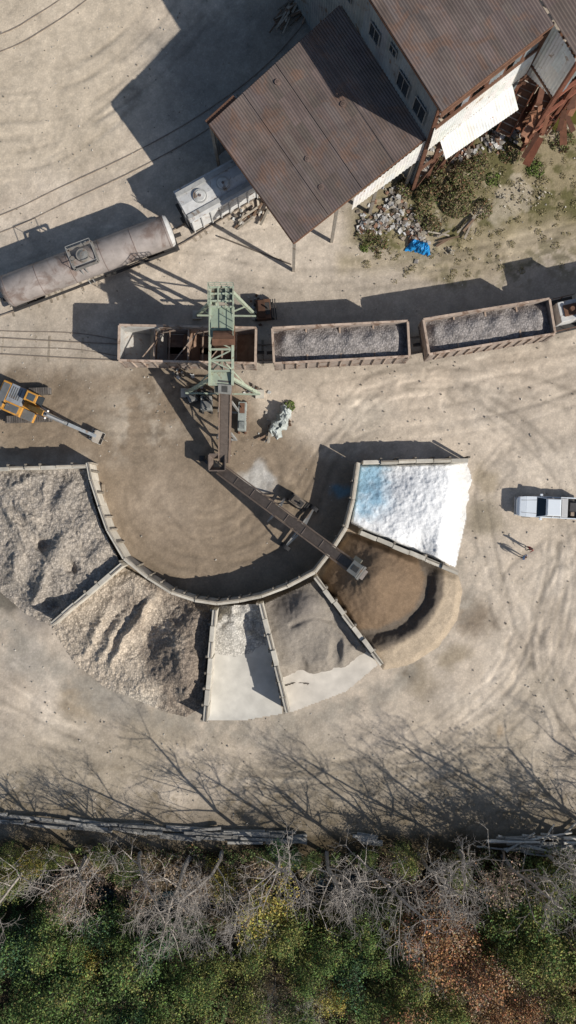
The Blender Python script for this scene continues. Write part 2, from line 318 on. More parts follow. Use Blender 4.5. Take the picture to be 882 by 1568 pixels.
# ------------------------------------------------------------------ rail cars
def bogie(p,w,x):
    for dx in (-.85,.85):
        for sy in (-1,1):
            w.cyl((x+dx,sy*.68,.55),(x+dx,sy*.82,.55),.44,n=16)
        w.cyl((x+dx,-.8,.55),(x+dx,.8,.55),.08,n=8)
    for sy in (-1,1): p.beam((x-1.2,sy*.98,.6),(x+1.2,sy*.98,.6),.16,.35)
    p.box(x-.3,x+.3,-1.05,1.05,.55,.95)
def hopper(u0,v0,L,ang,load):
    A=Asm('open_hopper_railcar',G(u0,v0,4.0)*1,math.radians(ang)); A.root.location.z=0.08
    b=A.part('body',M_rustlight); fr=A.part('underframe',M_dark); wh=A.part('wheels',M_black); ins=A.part('inner_sheets',M_rustlight); pal=A.part('pale_inner_lining',M_whitecar)
    h=L/2; W=1.5; zt=3.9
    for s in (-1,1):
        b.box(-h,h,s*W-.04,s*W+.04,1.15,zt)
        n=12
        for i in range(n): 
            x0=-h+L*i/n; b.box(x0,x0+L/n,s*W-.09+s*.05,s*W+.09+s*.05,zt,zt+.12+random.uniform(-.01,.01),jc(.2,(1.35,1.25,1.15)))
        for i in range(n+1):
            x=-h+.06+(L-.12)*i/n; b.box(x-.06,x+.06,min(s*W+s*.042,s*W+s*.16),max(s*W+s*.042,s*W+s*.16),1.1,zt-.01,jc(.25,(1.2,1.15,1.1)))
        b.box(-h,h,min(s*W+s*.045,s*W+s*.12),max(s*W+s*.045,s*W+s*.12),1.0,1.2,(.8,.8,.8))
        for k in range(6):
            b.box(-h-.02,-h+.4,s*W+s*.2-.02,s*W+s*.2+.02,1.3+k*.42,1.34+k*.42,(.7,.7,.7)); b.box(h-.4,h+.02,s*W+s*.2-.02,s*W+s*.2+.02,1.3+k*.42,1.34+k*.42,(.7,.7,.7))
    for e in (-1,1):
        b.box(e*h-.05,e*h+.05,-W,W,1.9,zt); b.box(e*h-.1,e*h+.1,-W,W,zt+.003,zt+.135,(1.3,1.2,1.1))
        fr.box(e*h-.0 if e>0 else -h-.65,h+.65 if e>0 else -h,-.14,.14,.75,1.0)
        b.box(min(e*(h-1.5),e*(h+.0)),max(e*(h-1.5),e*h),-W,W,1.0,1.12,(.6,.6,.6))
        for s in (-1,1): b.beam((e*(h-.1),s*1.3,1.1),(e*(h-.1),s*1.3,1.95),.1)
    fr.box(-h,h,-.3,.3,.75,1.0)
    for e in (-1,1):
        (pal if e<0 else ins).hexa([(e*(h-.05),-1.45,2.0),(e*(h-2.2),-1.45,1.0),(e*(h-2.2),1.45,1.0),(e*(h-.05),1.45,2.0),(e*(h-.05),-1.45,2.05),(e*(h-2.2),-1.45,1.06),(e*(h-2.2),1.45,1.06),(e*(h-.05),1.45,2.05)],(.75,.72,.68) if e<0 else (.7,.6,.5))
    ins.box(-h+2.1,h-2.1,-1.45,1.45,.9,1.0,(.7,.6,.55))
    nb=3
    for i in range(nb):
        x=-h+L*(i+1)/(nb+1)
        (pal if i==0 else ins).hexa([(x-.8,-1.45,1.02),(x+.8,-1.45,1.02),(x+.8,1.45,1.02),(x-.8,1.45,1.02),(x-.06,-1.45,1.9),(x+.06,-1.45,1.9),(x+.06,1.45,1.9),(x-.06,1.45,1.9)],(.65,.62,.58) if i==0 else (.7,.55,.45))
        ins.beam((x,-1.45,3.3),(x,1.45,3.3),.14,.14,(1.1,1,.9)); 
        ins.beam((x+1.2,-1.45,2.5),(x+1.2,1.45,2.5),.12,.12,(.9,.8,.7))
        if load is None: ins.box(x-.03,x+.03,-1.45,1.45,1.9,3.2,(.8,.65,.55)); ins.beam((x-1.2,-1.4,3.5),(x+1.0,1.4,3.5),.08,.08,(1.1,1,.9))
    if load is None:
        for s in (-1,1): pal.box(-h+.06,-h+3.4,min(s*1.40,s*1.455),max(s*1.40,s*1.455),1.1,3.85,(.8,.78,.75))
        pal.box(-h+.052,-h+.1,-1.4,1.4,2.1,3.8,(.8,.78,.75))
    bogie(fr,wh,-h+1.6); bogie(fr,wh,h-1.6)
    A.done()
    if load is not None:
        n1=int((L-.1)/.1); n2=29
        x=np.linspace(-h+.06,h-.06,n1); y=np.linspace(-W+.045,W-.045,n2); XX,YY=np.meshgrid(x,y,indexing='ij')
        e=np.minimum(h-np.abs(XX),1.2)/1.2
        ZZ=3.0+.5*ss(e)*(1-(YY/1.6)**2*.8)+.4*(fbm(XX+load*9,YY,1.6,4,load)-.5)+.12*(fbm(XX,YY,.35,2,load+5)-.5)
        for k in range(6):
            cx=-h+L*(k+.5)/6; ZZ+=.22*np.exp(-((XX-cx)**2+(YY-.5)**2)/.35)
        ii=np.arange(n1*n2).reshape(n1,n2); FF=np.stack([ii[:-1,:-1],ii[1:,:-1],ii[1:,1:],ii[:-1,1:]],-1).reshape(-1,4)
        t=.85+.3*fbm(XX,YY,.6,4,3,.7)
        CC=(t[...,None]*np.array((.30,.275,.262))).reshape(-1,3)
        mesh_obj('gravel_load',np.stack([XX,YY,ZZ],-1).reshape(-1,3),FF,CC,[M_gravel],parent=A.root,smoothf=True)
hopper(287,527,12.0,-1.2,None); hopper(522,524,11.9,3.0,3); hopper(749,500,11.2,9.3,4)
# tank car
A=Asm('railway_tank_car',G(133,399,2.9)); A.root.location.z=.08
p0=G(6,450,3.0);p1=G(266,352,3.0); A.root.rotation_euler[2]=math.atan2((p1-p0).y,(p1-p0).x); hl=(p1-p0).length/2
tk=A.part('tank',M_tank,smooth=True); fr=A.part('underframe',M_dark); wh=A.part('wheels',M_black); en=A.part('end_cap',M_whitecar,smooth=True); dm=A.part('dome_and_walkway',M_greysteel)
R=1.42; zc=2.6; n=28
prof=[(-hl,0.02),(-hl+.05,.55*R),(-hl+.2,.85*R),(-hl+.5,R)]
def lathe(mb,prof,n=28):
    vs=[];fs=[]
    for (x,r) in prof:
        for i in range(n):
            t=2*math.pi*i/n; vs.append((x,r*math.cos(t),zc+r*math.sin(t)))
    for k in range(len(prof)-1):
        for i in range(n): fs.append((k*n+i,k*n+(i+1)%n,(k+1)*n+(i+1)%n,(k+1)*n+i))
    mb.add(vs,fs)
lathe(tk,prof+[(-hl+.5+(2*hl-.9)*i/6,R) for i in range(1,7)])
lathe(en,[(hl-.4,R+.003),(hl-.15,.9*R),(hl-.04,.55*R),(hl,.02)])
for i in range(6):
    x=-hl+.6+(2*hl-1.2)*i/5; tk.cyl((x-.03,0,zc),(x+.03,0,zc),R+.02,n=28,col=(.7,.62,.6))
dm.cyl((0,0,zc+R-.1),(0,0,zc+R+.45),.55,n=20,col=(.8,.75,.7)); dm.cyl((0,0,zc+R+.45),(0,0,zc+R+.55),.45,.2,n=20,col=(.6,.6,.6)); dm.cyl((-.95,.1,zc+R-.1),(-.95,.1,zc+R+.2),.2,n=12,col=(.7,.65,.6))
for (a,b) in (((-1.1,-.95),(1.1,-.95)),((-1.1,.95),(1.1,.95)),((-1.1,-.95),(-1.1,.95)),((1.1,-.95),(1.1,.95))):
    dm.beam((*a,zc+R+.1),(*b,zc+R+.1),.22,.05,(.7,.65,.6)); dm.beam((*a,zc+R+.95),(*b,zc+R+.95),.04,.04)
    dm.beam((*a,zc+R+.1),(*a,zc+R+.95),.04)
for s in (-1,1):
    fr.box(-hl+.2,hl-.2,s*1.32-.1,s*1.32+.1,1.05,1.2)
    dm.beam((.2*s,s*1.5,1.2),(.2*s,s*1.1,zc+R+.1),.08); dm.beam((.6*s,s*1.5,1.2),(.6*s,s*1.1,zc+R+.1),.08)
fr.box(-hl,hl,-.35,.35,.8,1.15)
for e in (-1,1): fr.box(min(e*hl,e*(hl-1.4)),max(e*hl,e*(hl-1.4)),-1.4,1.4,1.0,1.15); fr.box(min(e*hl,e*(hl+.6)),max(e*hl,e*(hl+.6)),-.15,.15,.75,1.0)
bogie(fr,wh,-hl+1.8); bogie(fr,wh,hl-1.8); A.done()
# covered hopper car at the shed
A=Asm('covered_hopper_railcar',(*G(372,264,4.1).xy,.08),math.radians(29))
b=A.part('body',M_whitecar); fr=A.part('underframe',M_dark); wh=A.part('wheels',M_black); ht=A.part('hatches',M_greysteel)
h=6.1
b.box(-h,h,-1.5,1.5,1.4,3.75)
b.hexa([(-h-.05,-1.56,3.75),(h+.05,-1.56,3.75),(h+.05,0,3.753),(-h-.05,0,3.753),(-h-.05,-1.56,3.83),(h+.05,-1.56,3.83),(h+.05,0,4.05),(-h-.05,0,4.05)])
b.hexa([(-h-.05,0.001,3.753),(h+.05,0.001,3.753),(h+.05,1.56,3.75),(-h-.05,1.56,3.75),(-h-.05,0.001,4.05),(h+.05,0.001,4.05),(h+.05,1.56,3.83),(-h-.05,1.56,3.83)])
for i in range(14):
    x=-h+.1+(2*h-.2)*i/13
    for s in (-1,1): b.box(x-.05,x+.05,s*1.57-.06,s*1.57+.06,1.3,3.74,jc(.15,(.85,.85,.85)))
for x in (-4.3,-2.0,.5,3):
    ht.cyl((x,0,3.95),(x,0,4.15),.62,n=20,col=(1.3,1.3,1.3)); ht.cyl((x,0,4.15),(x,0,4.2),.5,.45,n=20,col=(1.8,1.8,1.8)); ht.cyl((x,0,4.2),(x,0,4.28),.12,n=8,col=(.5,.4,.4))
for s in (-1,1): ht.box(-h,h,s*1.1-.2,s*1.1+.2,4.0,4.04,(1.2,1.2,1.2))
for k in range(8):
    ht.beam((-h-.18,-.9,1.2+k*.38),(-h-.18,-.4,1.2+k*.38),.05)
ht.beam((-h-.18,-.9,1),(-h-.18,-.9,4.2),.05); ht.beam((-h-.18,-.4,1),(-h-.18,-.4,4.2),.05)
fr.box(-h-.5,h+.5,-.3,.3,.8,1.2); fr.box(-h-.3,-h+1,-1.5,1.5,1.15,1.35)
for x in (-3,0,3): fr.frus((x-.5,x+.5,-.5,.5),.6,(x-1.4,x+1.4,-1.4,1.4),1.4)
bogie(fr,wh,-h+1.3); bogie(fr,wh,h-1.3); A.done()
# locomotive at the right edge
A=Asm('switcher_locomotive',(*G(866,474,4.0).xy,.08),math.radians(13))
b=A.part('hood_and_cab',M_whitecar,bevel=.05); fr=A.part('underframe',M_dark); wh=A.part('wheels',M_black); r=A.part('details',M_rust); gl=A.part('windows',M_glass)
b.box(-.3,1.8,-.9,.9,1.4,3.2); b.box(1.8,4.4,-1.5,1.5,1.4,4.5); b.box(4.4,12,-1,1,1.4,3.9); b.box(1.7,4.5,-1.6,1.6,4.503,4.6,(.7,.7,.7))
fr.box(-1.1,12.5,-1.5,1.5,1.05,1.35); fr.box(-1.7,-1.1,-.15,.15,.75,1.0)
for x in (5.5,7,8.5,10): r.cyl((x,0,3.9),(x,0,4.2),.35,n=14)
r.box(-1.1,-.4,-.7,.7,1.36,1.9); r.box(.1,1.4,-.5,.5,3.21,3.35); r.cyl((.7,0,3.3),(.7,0,3.8),.2)
for s in (-1,1):
    for k in range(8): r.beam((-1.0+k*1.7,s*1.45,1.3),(-1.0+k*1.7,s*1.45,2.3),.05)
    r.beam((-1,s*1.45,2.3),(12,s*1.45,2.3),.05); gl.box(2.1,4.1,s*1.503-.01,s*1.503+.01,3.2,4.1)
gl.box(1.78,1.79,-1.3,1.3,3.4,4.2)
bogie(fr,wh,.8); bogie(fr,wh,10); A.done()
# ------------------------------------------------------------------ buildings
def corr(mb,P00,P10,P11,P01,n,rows,amp=.035,tone=.14,holes=0):
    nrm=(P10-P00).cross(P01-P00).normalized()
    if nrm.z<0: nrm=-nrm
    steps=n*4; panel={}
    for j in range(rows):
        for i in range(steps):
            key=(i//12,j)
            if key not in panel:
                k=1+random.uniform(-tone,tone); panel[key]=(k*random.uniform(.97,1.05),k,k*random.uniform(.95,1.03))
            if holes and (hash((key,3))%1000)/1000<holes: continue
            q=[]
            for (ii,jj) in ((i,j),(i,j+1),(i+1,j+1),(i+1,j)):
                s=ii/steps;t=jj/rows
                p=(P00*(1-t)+P10*t)*(1-s)+(P01*(1-t)+P11*t)*s
                q.append(p+nrm*(amp*math.sin(ii*math.pi/2)+.012*(jj%2)))
            mb.add(q,[(0,1,2,3)],panel[key])
zs,zs2=8.0,9.2
Ap,Bp,Cp,Dp=G(320,190,zs),G(450,372,zs),G(655,209,zs2),G(520,8,zs2)
A=Asm('rusty_roof_shed',G(480,200,0),world=True)
ro=A.part('roof',M_roof); fa=A.part('fascia_and_beams',M_rust); po=A.part('posts',M_greysteel); wl=A.part('walls',M_wallgrey); ww=A.part('white_siding',M_wallwhite); ve=A.part('roof_vents',M_roof)
corr(ro,Ap,Bp,Cp,Dp,60,5,.022,.11)
dn=Vector((0,0,.16))
for a,b in ((Ap,Bp),(Bp,Cp),(Dp,Ap)): fa.beam(a-dn,b-dn,.1,.22,(1,1,1))
for s in (.2,.4,.6,.8): fa.beam(Ap.lerp(Dp,s)-dn*2,Bp.lerp(Cp,s)-dn*2,.18,.25)
for s in (.0,.33,.66,.97):
    for a,b in ((Bp,Cp),(Ap,Dp)):
        q=a.lerp(b,s); q=q.lerp((Ap+Cp)/2,.015); po.beam((q.x,q.y,0),(q.x,q.y,q.z-.2),.26,.26,(1,.9,.8))
n=(Cp-Bp).normalized(); off=Vector((n.y,-n.x,0))*.12
def band(mb,a,b,z0a,z1a,z0b,z1b,o,n=30,rows=2,holes=0):
    P00=Vector((a.x,a.y,z1a))+o;P10=Vector((a.x,a.y,z0a))+o;P01=Vector((b.x,b.y,z1b))+o;P11=Vector((b.x,b.y,z0b))+o
    corr(mb,P00,P10,P11,P01,n,rows,.03,.08,holes)
band(ww,Bp.lerp(Cp,.45),Cp,5.7,8.3,5.4,9.05,off,20)
band(wl,Ap,Dp,1.5,7.8,1.5,9.0,Vector((0,.1,0)),40,3)
def roofz(q): 
    t=(q-Ap).dot((Dp-Ap).normalized())/(Dp-Ap).length; return zs+(zs2-zs)*t
for (a,b) in ((425,127),(525,163),(471,243),(492,286)):
    q=G(a,b,8.5); z=roofz(q); ve.cyl((q.x,q.y,z-.1),(q.x,q.y,z+.14),.24,n=14,col=(1.1,1,.95)); ve.cyl((q.x,q.y,z+.14),(q.x,q.y,z+.17),.15,.12,n=12,col=(.8,.75,.7))
for s in (.27,.52,.76):   # lap flashings along the slope
    a=Ap.lerp(Dp,s)+Vector((0,0,.05)); b=Bp.lerp(Cp,s)+Vector((0,0,.05)); ve.beam(a,b,.16,.03,jc(.15,(.85,.85,.85)))
e0=Ap.lerp(Dp,.0); e1=Ap.lerp(Dp,.22); nn=Vector((-.66,.75,0))
fa.beam(e0+nn*.3-dn*2,e1+nn*.3-dn*2,.5,.08,(.8,.8,.8))
A.done()
# tall mill building
zt=15.0
Fp=G(678,162,zt); Ep=G(575,0,zt); Gp=G(845,32,zt)
a_=(Ep-Fp).normalized(); b_=(Gp-Fp).normalized(); 
A=Asm('corrugated_mill_building',G(760,20,0),world=True)
ro=A.part('roof',M_roof); wl=A.part('walls',M_wallgrey); ww=A.part('white_siding',M_wallwhite); wi=A.part('windows',M_glass); fr=A.part('exposed_frame',M_rust); fr2=A.part('window_frames',M_greysteel)
LA=24.0; LB=(Gp-Fp).length
ov=.3
R0=Fp-a_*ov-b_*ov; R1=Fp+a_*LA-b_*ov; R2=Fp+a_*LA+b_*LB; R3=Fp-a_*ov+b_*LB
corr(ro,R0,R1,R2,R3,44,7,.025,.12)
def W3(s,t,z): q=Fp+b_*s+a_*t; return Vector((q.x,q.y,z))
wins=[(1.2,10.2,1.5,2.0),(3.6,10.2,1.5,2.0),(8.0,11.0,1.3,1.6),(12,11,1.3,1.6),(16,10.5,1.3,1.6),(5.8,12.6,.9,.9)]
P=[W3(0,0,14.8),W3(0,0,0),W3(0,LA,0),W3(0,LA,14.8)]
corr(wl,P[0],P[1],P[2],P[3],70,5,.03,.1)
for (t,z,ww_,hh) in wins:
    o=-b_*.06
    q=[W3(0,t,z)+o,W3(0,t+ww_,z)+o,W3(0,t+ww_,z+hh)+o,W3(0,t,z+hh)+o]; wi.add(q,[(0,1,2,3)])
    for i in range(4): fr2.beam(q[i]+o,q[(i+1)%4]+o,.08,.08,(.9,.9,.9))
    fr2.beam((q[0]+q[1])/2+o,(q[2]+q[3])/2+o,.05,.05,(.8,.8,.8))
corr(wl,W3(0,LA,14.8),W3(0,LA,0),W3(LB,LA,0),W3(LB,LA,14.8),30,3)
corr(wl,W3(LB,0,14.8),W3(LB,0,0),W3(LB,LA,0),W3(LB,LA,14.8),60,3)
corr(wl,W3(.0,0,14.8),W3(.0,0,11.6),W3(LB,0,11.6),W3(LB,0,14.8),36,3,.03,.2,holes=.22)
on=-a_
corr(ww,W3(-.1,0,11.8)+on*.1,W3(-.1,0,8.3)+on*.25,W3(LB,0,8.3)+on*.25,W3(LB,0,11.8)+on*.1,36,2,.03,.06)
corr(ww,W3(1.2,0,8.3)+on*.25,W3(1.2,0,7.2)+on*1.5,W3(LB-1.5,0,7.0)+on*1.9,W3(LB-1.5,0,8.3)+on*.25,28,1,.03,.06)
corr(wl,W3(5.4,0,8.3)+on*.02,W3(5.4,0,0)+on*.02,W3(LB,0,0)+on*.02,W3(LB,0,8.3)+on*.02,20,3,.03,.25,holes=.25)
for s in np.linspace(0,LB,7):
    fr.beam(W3(s,0,0)+on*.2,W3(s,0,14.7)-on*.2,.28,.28,(1.1,1,1))
for z in (4,8.2,11.7,13.5): fr.beam(W3(0,0.1,z)+on*.2,W3(LB,0.1,z)+on*.2,.2,.25)
for s in range(5): fr.beam(W3(s*2,0,.0)+on*.3,W3(s*2+2,0,4)+on*.3,.14)
fr.beam(R0-dn,R1-dn,.1,.2); fr.beam(R0-dn,R3-dn,.1,.2)
A.done()
A=Asm('rusty_loading_annex',G(880,60,0),world=True)
ro=A.part('roof',M_roof); ww=A.part('white_siding',M_wallwhite); wl=A.part('walls',M_wallgrey); fr=A.part('frame',M_rust); gal=A.part('collapsed_sheets',M_rust)
def W4(s,t,z): q=Gp+b_*(.35+s)-a_*t; return Vector((q.x,q.y,z))
corr(ro,W4(0,3.6,14.6),W4(0,-24,15.3),W4(12,-24,15.3),W4(12,3.6,14.6),44,6,.025,.12)
corr(ww,W4(0,-.2,14.4),W4(0,-.2,7.5),W4(0,3.5,9.0),W4(0,3.5,14.3),12,2,.03,.08)
corr(wl,W4(0,3.5,14.2),W4(0,3.5,9.5),W4(12,3.5,9.5),W4(12,3.5,14.2),36,3,.03,.2,holes=.2)
for s in np.linspace(0,12,6):
    fr.beam(W4(s,3.5,0),W4(s,3.5,14.3),.3,.3,(1.3,1,1)); fr.beam(W4(s,0,0),W4(s,0,14.3),.3,.3)
    fr.beam(W4(s,0,9),W4(s,3.5,9),.2)
for z in (3.5,6.2,9.3): fr.beam(W4(0,3.5,z),W4(12,3.5,z),.25,.35,(1.4,1,1)); fr.beam(W4(0,0,z),W4(12,0,z),.25,.35)
for k in range(6): fr.beam(W4(k*2,3.5,3.5),W4(k*2+2,3.5,6.2),.14)
for k in range(26):
    s=random.uniform(0,5); z=random.uniform(1,7); t=random.uniform(1,4.5)
    p=W4(s,t,z); q=p+Vector((random.uniform(-1.2,.8),random.uniform(-2.4,.2),-random.uniform(.3,z*.6)))
    gal.beam(p,q,random.uniform(.3,.8),.05,jc(.5,random.choice([(1.2,1,.9),(2.4,2.3,2.2),(.8,.7,.7),(1.3,.9,.8),(3,3,3)])))
A.done()
A=Asm('rusty_conveyor_gallery',G(830,150,0),world=True)
g=A.part('gallery_plates',M_rust); t=A.part('trestle_legs',M_rust); gw=A.part('pale_planks',M_whitecar)
for (p,q,w_) in ((G(838,75,9),G(770,205,1.5),1.3),(G(868,80,8.5),G(808,212,1.2),1.5),(G(885,110,7),G(838,180,3),1.6)):
    g.beam(p,q,w_,.12,jc(.3)); d=(q-p).normalized(); sd=Vector((-d.y,d.x,0)).normalized()*w_/2
    for s in (-1,1): g.beam(p+sd*s+Vector((0,0,.3)),q+sd*s+Vector((0,0,.3)),.1,.5,(1.3,1,.95))
    for k in range(12):
        c=p.lerp(q,(k+.5)/12); gw.beam(c-sd+Vector((0,0,.1)),c+sd+Vector((0,0,.1)),.16,.05,jc(.5,(.7,.65,.6)))
        if k%3==0:
            t.beam((c.x+sd.x,c.y+sd.y,0),c+sd,.14); t.beam((c.x-sd.x,c.y-sd.y,0),c-sd,.14)
A.done()
# ------------------------------------------------------------------ bin walls
ZW=2.5
def binwall(p,q,th=.42,post_side=1):
    P=G(*p,ZW);Q=G(*q,ZW); A=Asm('retaining_wall',((P.x+Q.x)/2,(P.y+Q.y)/2,0),world=True)
    b=A.part('panels',M_conc,bevel=.03); st=A.part('posts',M_timber); cp=A.part('cap_planks',M_timber)
    L=(Q-P).length; n=max(1,round(L/1.5)); d=(Q-P).normalized(); nm=Vector((-d.y,d.x,0))
    for i in range(n):
        a=P+d*(L*i/n+.02); c=P+d*(L*(i+1)/n-.02); o=nm*random.uniform(-.05,.05)
        zt=ZW+random.uniform(-.18,.06); b.wallseg(a+o,c+o,th,-.2,zt,jc(.16))
        m=a+o+nm*th*.22; m2=c+o+nm*th*.22
        if random.random()<.6: cp.wallseg(m,m2,.12,zt+.003,zt+.07,jc(.4,(1.2,1.2,1.2)))
    for i in range(n+1):
        if random.random()<.25: continue
        a=P+d*(L*i/n+random.uniform(-.1,.1))+nm*post_side*(th/2+.1); st.box(a.x-.1,a.x+.1,a.y-.1,a.y+.1,0,ZW-random.uniform(.0,.3),jc(.3))
    A.done()
arcpts=[(134,708),(139,735),(152,775),(165,812),(190,855),(226,884),(262,907),(298,919),(332,924),(366,920),(400,913),(440,898),(482,876),(510,840),(530,808),(541,765),(549,708)]
A=Asm('curved_retaining_wall',G(342,800,0),world=True)
b=A.part('panels',M_conc,bevel=.03); st=A.part('posts',M_timber); cp=A.part('cap_planks',M_timber)
cc=G(342,715,ZW)
for i in range(len(arcpts)-1):
    P=G(*arcpts[i],ZW);Q=G(*arcpts[i+1],ZW); d=(Q-P).normalized(); zt=ZW+random.uniform(-.12,.06)
    b.wallseg(P+d*.01,Q-d*.01,.34,-.2,zt,jc(.16,(1.05,1.05,1.05)))
    inn=Vector((-d.y,d.x,0)); 
    cp.wallseg(P+inn*.1,Q+inn*.1,.13,zt+.003,zt+.08,jc(.4,(1.1,1.1,1.1)))
    for t in (0.03,.5):
        if random.random()<.3: continue
        a=P.lerp(Q,t); o=(cc-a); o.z=0; o.normalize(); a2=a+o*.27
        st.box(a2.x-.08,a2.x+.08,a2.y-.08,a2.y+.08,0,ZW+random.uniform(-.2,.15),jc(.3,(1.1,1.1,1.1))); 
A.done()
b=MB('leaning_timbers',M_timber)
for (p,q) in (((150,738),(153,765)),((158,742),(160,788)),((146,768),(158,772)),((170,840),(182,862))): b.beam(G(*p,.4),G(*q,.5),.25,.25,jc(.3,(1.3,1.2,1.1)))
b.build()
binwall((-60,719),(134,714),.34,1); binwall((186,864),(78,957),.42,-1)
binwall((328,934),(313,1106),.42,-1); binwall((399,924),(441,1092),.42,-1)
binwall((482,884),(585,1018),.4,1); binwall((552,815),(702,877),.4,1)
binwall((556,708),(718,704),.34,1)
# ------------------------------------------------------------------ material piles
def pile(name,poly,hf,cf,m,step=1.5):
    us=[p[0] for p in poly];vs=[p[1] for p in poly]
    U,Vv=np.meshgrid(np.arange(min(us),max(us)+step,step),np.arange(min(vs),max(vs)+step,step),indexing='ij')
    sd=polysdf(U,Vv,poly); Zz=hf(U,Vv,sd); f=(H-Zz)/H
    V=np.stack([(U-441)/S*f,(784-Vv)/S*f,Zz],-1).reshape(-1,3)
    ii=np.arange(U.size).reshape(U.shape); ok=(sd>-step)
    k=ok[:-1,:-1]&ok[1:,:-1]&ok[1:,1:]&ok[:-1,1:]
    FF=np.stack([ii[:-1,:-1],ii[:-1,1:],ii[1:,1:],ii[1:,:-1]],-1)[k]
    C=np.clip(cf(U,Vv,Zz),.01,1).reshape(-1,3)
    mesh_obj(name,V,FF,C,[m],smoothf=True)
def gau(U,V,a,b,r,h,r2=None,ang=0):
    c,s=math.cos(ang),math.sin(ang); x=(U-a)*c+(V-b)*s; y=-(U-a)*s+(V-b)*c
    return h*np.exp(-(x/r)**2-(y/(r2 or r))**2)
def ed(U,V,pts,w): return ss(linedist(U,V,pts)/w)
def warp(U,V,amp,sc,seed): return U+amp*2*(fbm(U,V,sc,4,seed,.6)-.5), V+amp*2*(fbm(U,V,sc,4,seed+50,.6)-.5)
def h1(U0,V0,sd):
    U,V=warp(U0,V0,9,22,210)
    z=1.6*ed(U,V,[(-160,890),(0,905),(30,932),(76,962)],55)+.05-.12*(1-ss(sd/6+1))
    z=z+gau(U,V,30,770,50,.5)+gau(U,V,88,842,22,1.0)-gau(U,V,66,832,13,1.1,9,.4)-gau(U,V,110,868,14,.9,7,.9)+gau(U,V,125,800,25,.5)
    for (a,b,r,r2,h,an) in ((20,800,30,6,.5,1.1),(45,790,30,6,.45,.9),(60,900,8,26,.8,.3),(20,870,12,25,.6,.2),(100,760,10,30,.5,.5),(150,850,22,10,.35,-.8),(80,925,14,10,-1.0,0),(35,735,30,5,.4,-.3),(70,745,5,20,.3,.2)): z=z+gau(U,V,a,b,r,h,r2,an)
    return z+.5*(fbm(U,V,24,6,201,.6)-.5)*ss(sd/10)+.24*(fbm(U,V,4,2,211)-.5)
def c1(U,V,Z):
    t=fbm(U,V,50,5,220,.6)[...,None]; return (np.array((.30,.27,.235))*(1-t)+np.array((.43,.375,.315))*t)
pile('gravel_pile',[(-160,722),(132,718),(140,760),(154,805),(183,860),(78,958),(40,940),(0,906),(-160,890)],h1,c1,M_gravel)
P2=[(188,868),(222,888),(262,910),(322,928),(309,1082),(285,1097),(255,1090),(210,1072),(160,1052),(115,1015),(80,962)]
def h2(U0,V0,sd):
    U,V=warp(U0,V0,11,26,350)
    e=ed(U,V,[(306,1095),(255,1092),(210,1074),(160,1054),(115,1017),(78,962)],50)
    z=.08+.65*e+gau(U,V,280,1010,30,1.9,48,-.25)+gau(U,V,205,895,40,.8,22)+gau(U,V,215,1050,34,.45,16)+gau(U,V,300,945,20,.8)
    z=z-gau(U,V,232,975,18,.55,34,.4)-gau(U,V,255,945,20,.35,20)
    for (a,b) in ((145,965),(166,978),(188,990)): z=z+gau(U,V,a,b,44,.5,7,-1.05)
    z=z+gau(U,V,212,945,48,.75,8,-1.0)
    return np.maximum(z,.0)+.32*(fbm(U,V,22,6,301,.6)-.5)*ss(sd/8)+.20*(fbm(U,V,4,2,311)-.5)-.05-.15*(1-ss(sd/5+1))
def c2(U,V,Z):
    t=ss((fbm(U,V,40,5,320,.6)-.3)*2.5+ (225-U)/90.)[...,None]; g=ss((V-1045)/30)[...,None]*ss((260-U)/40)[...,None]*.7
    c=np.array((.25,.205,.165))*(1-t)+np.array((.50,.425,.34))*t; return c*(1-g)+np.array((.60,.54,.45))*g
pile('gravel_pile',P2,h2,c2,M_gravel)
def flat(name,poly,col,z):
    def cf(U,V,Z):
        t=fbm(U,V,45,6,400,.6)[...,None]; return np.array(col)*(.75+.5*t)
    pile(name,poly,lambda U,V,sd:z+0*U,cf,M_slab,2)
flat('concrete_slab',[(322,930),(400,925),(432,1092),(380,1101),(314,1102)],(.60,.575,.52),.09)
def h3(U,V,sd):
    z=1.5*ss((1015-V)/85)*ss((fbm(U,V,30,3,421)-.1)*2)+gau(U,V,360,975,30,.4)-.12
    return z+.14*(fbm(U,V,14,5,431,.6)-.5)
pile('crushed_stone_pile',[(331,930),(397,925),(412,985),(418,1030),(322,1050)],h3,lambda U,V,Z:np.array((.52,.495,.45))*(.85+.3*fbm(U,V,20,5,441)[...,None]),M_gravel)
flat('concrete_slab',[(404,925),(482,890),(578,1018),(530,1058),(446,1090)],(.60,.555,.49),.11)
def h4(U0,V0,sd):
    U,V=warp(U0,V0,5,22,550)
    e=ed(U,V,[(425,1045),(450,1038),(480,1040),(500,1035),(530,1032),(556,1008),(568,1000)],26)
    z=-.1+1.1*e+gau(U,V,470,925,34,1.5)+gau(U,V,440,975,26,.35)
    z=z-.5*ss((14-np.hypot((U-515)/1.0,(V-1000)/2.4))/10)-.3*ss((12-np.hypot(U-462,(V-1022)/1.6))/8)
    z=z-.3*np.exp(-(linedist(U,V,[(446,958),(475,945),(512,950),(540,985)])/5)**2)
    return z+.16*(fbm(U,V,24,5,501,.6)-.5)+.08*(fbm(U,V,4,2,511)-.5)
P4=[(406,925),(482,890),(562,1000),(552,1014),(528,1030),(515,1022),(500,1042),(482,1036),(472,1048),(455,1044),(432,1052)]
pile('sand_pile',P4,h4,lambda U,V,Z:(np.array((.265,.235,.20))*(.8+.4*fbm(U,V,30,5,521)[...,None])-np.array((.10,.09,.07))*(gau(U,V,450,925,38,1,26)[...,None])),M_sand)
P5=[(486,880),(512,842),(532,814),(553,820),(640,856),(702,882),(708,905),(700,950),(672,990),(630,1018),(586,1026)]
CX,CY=572,886
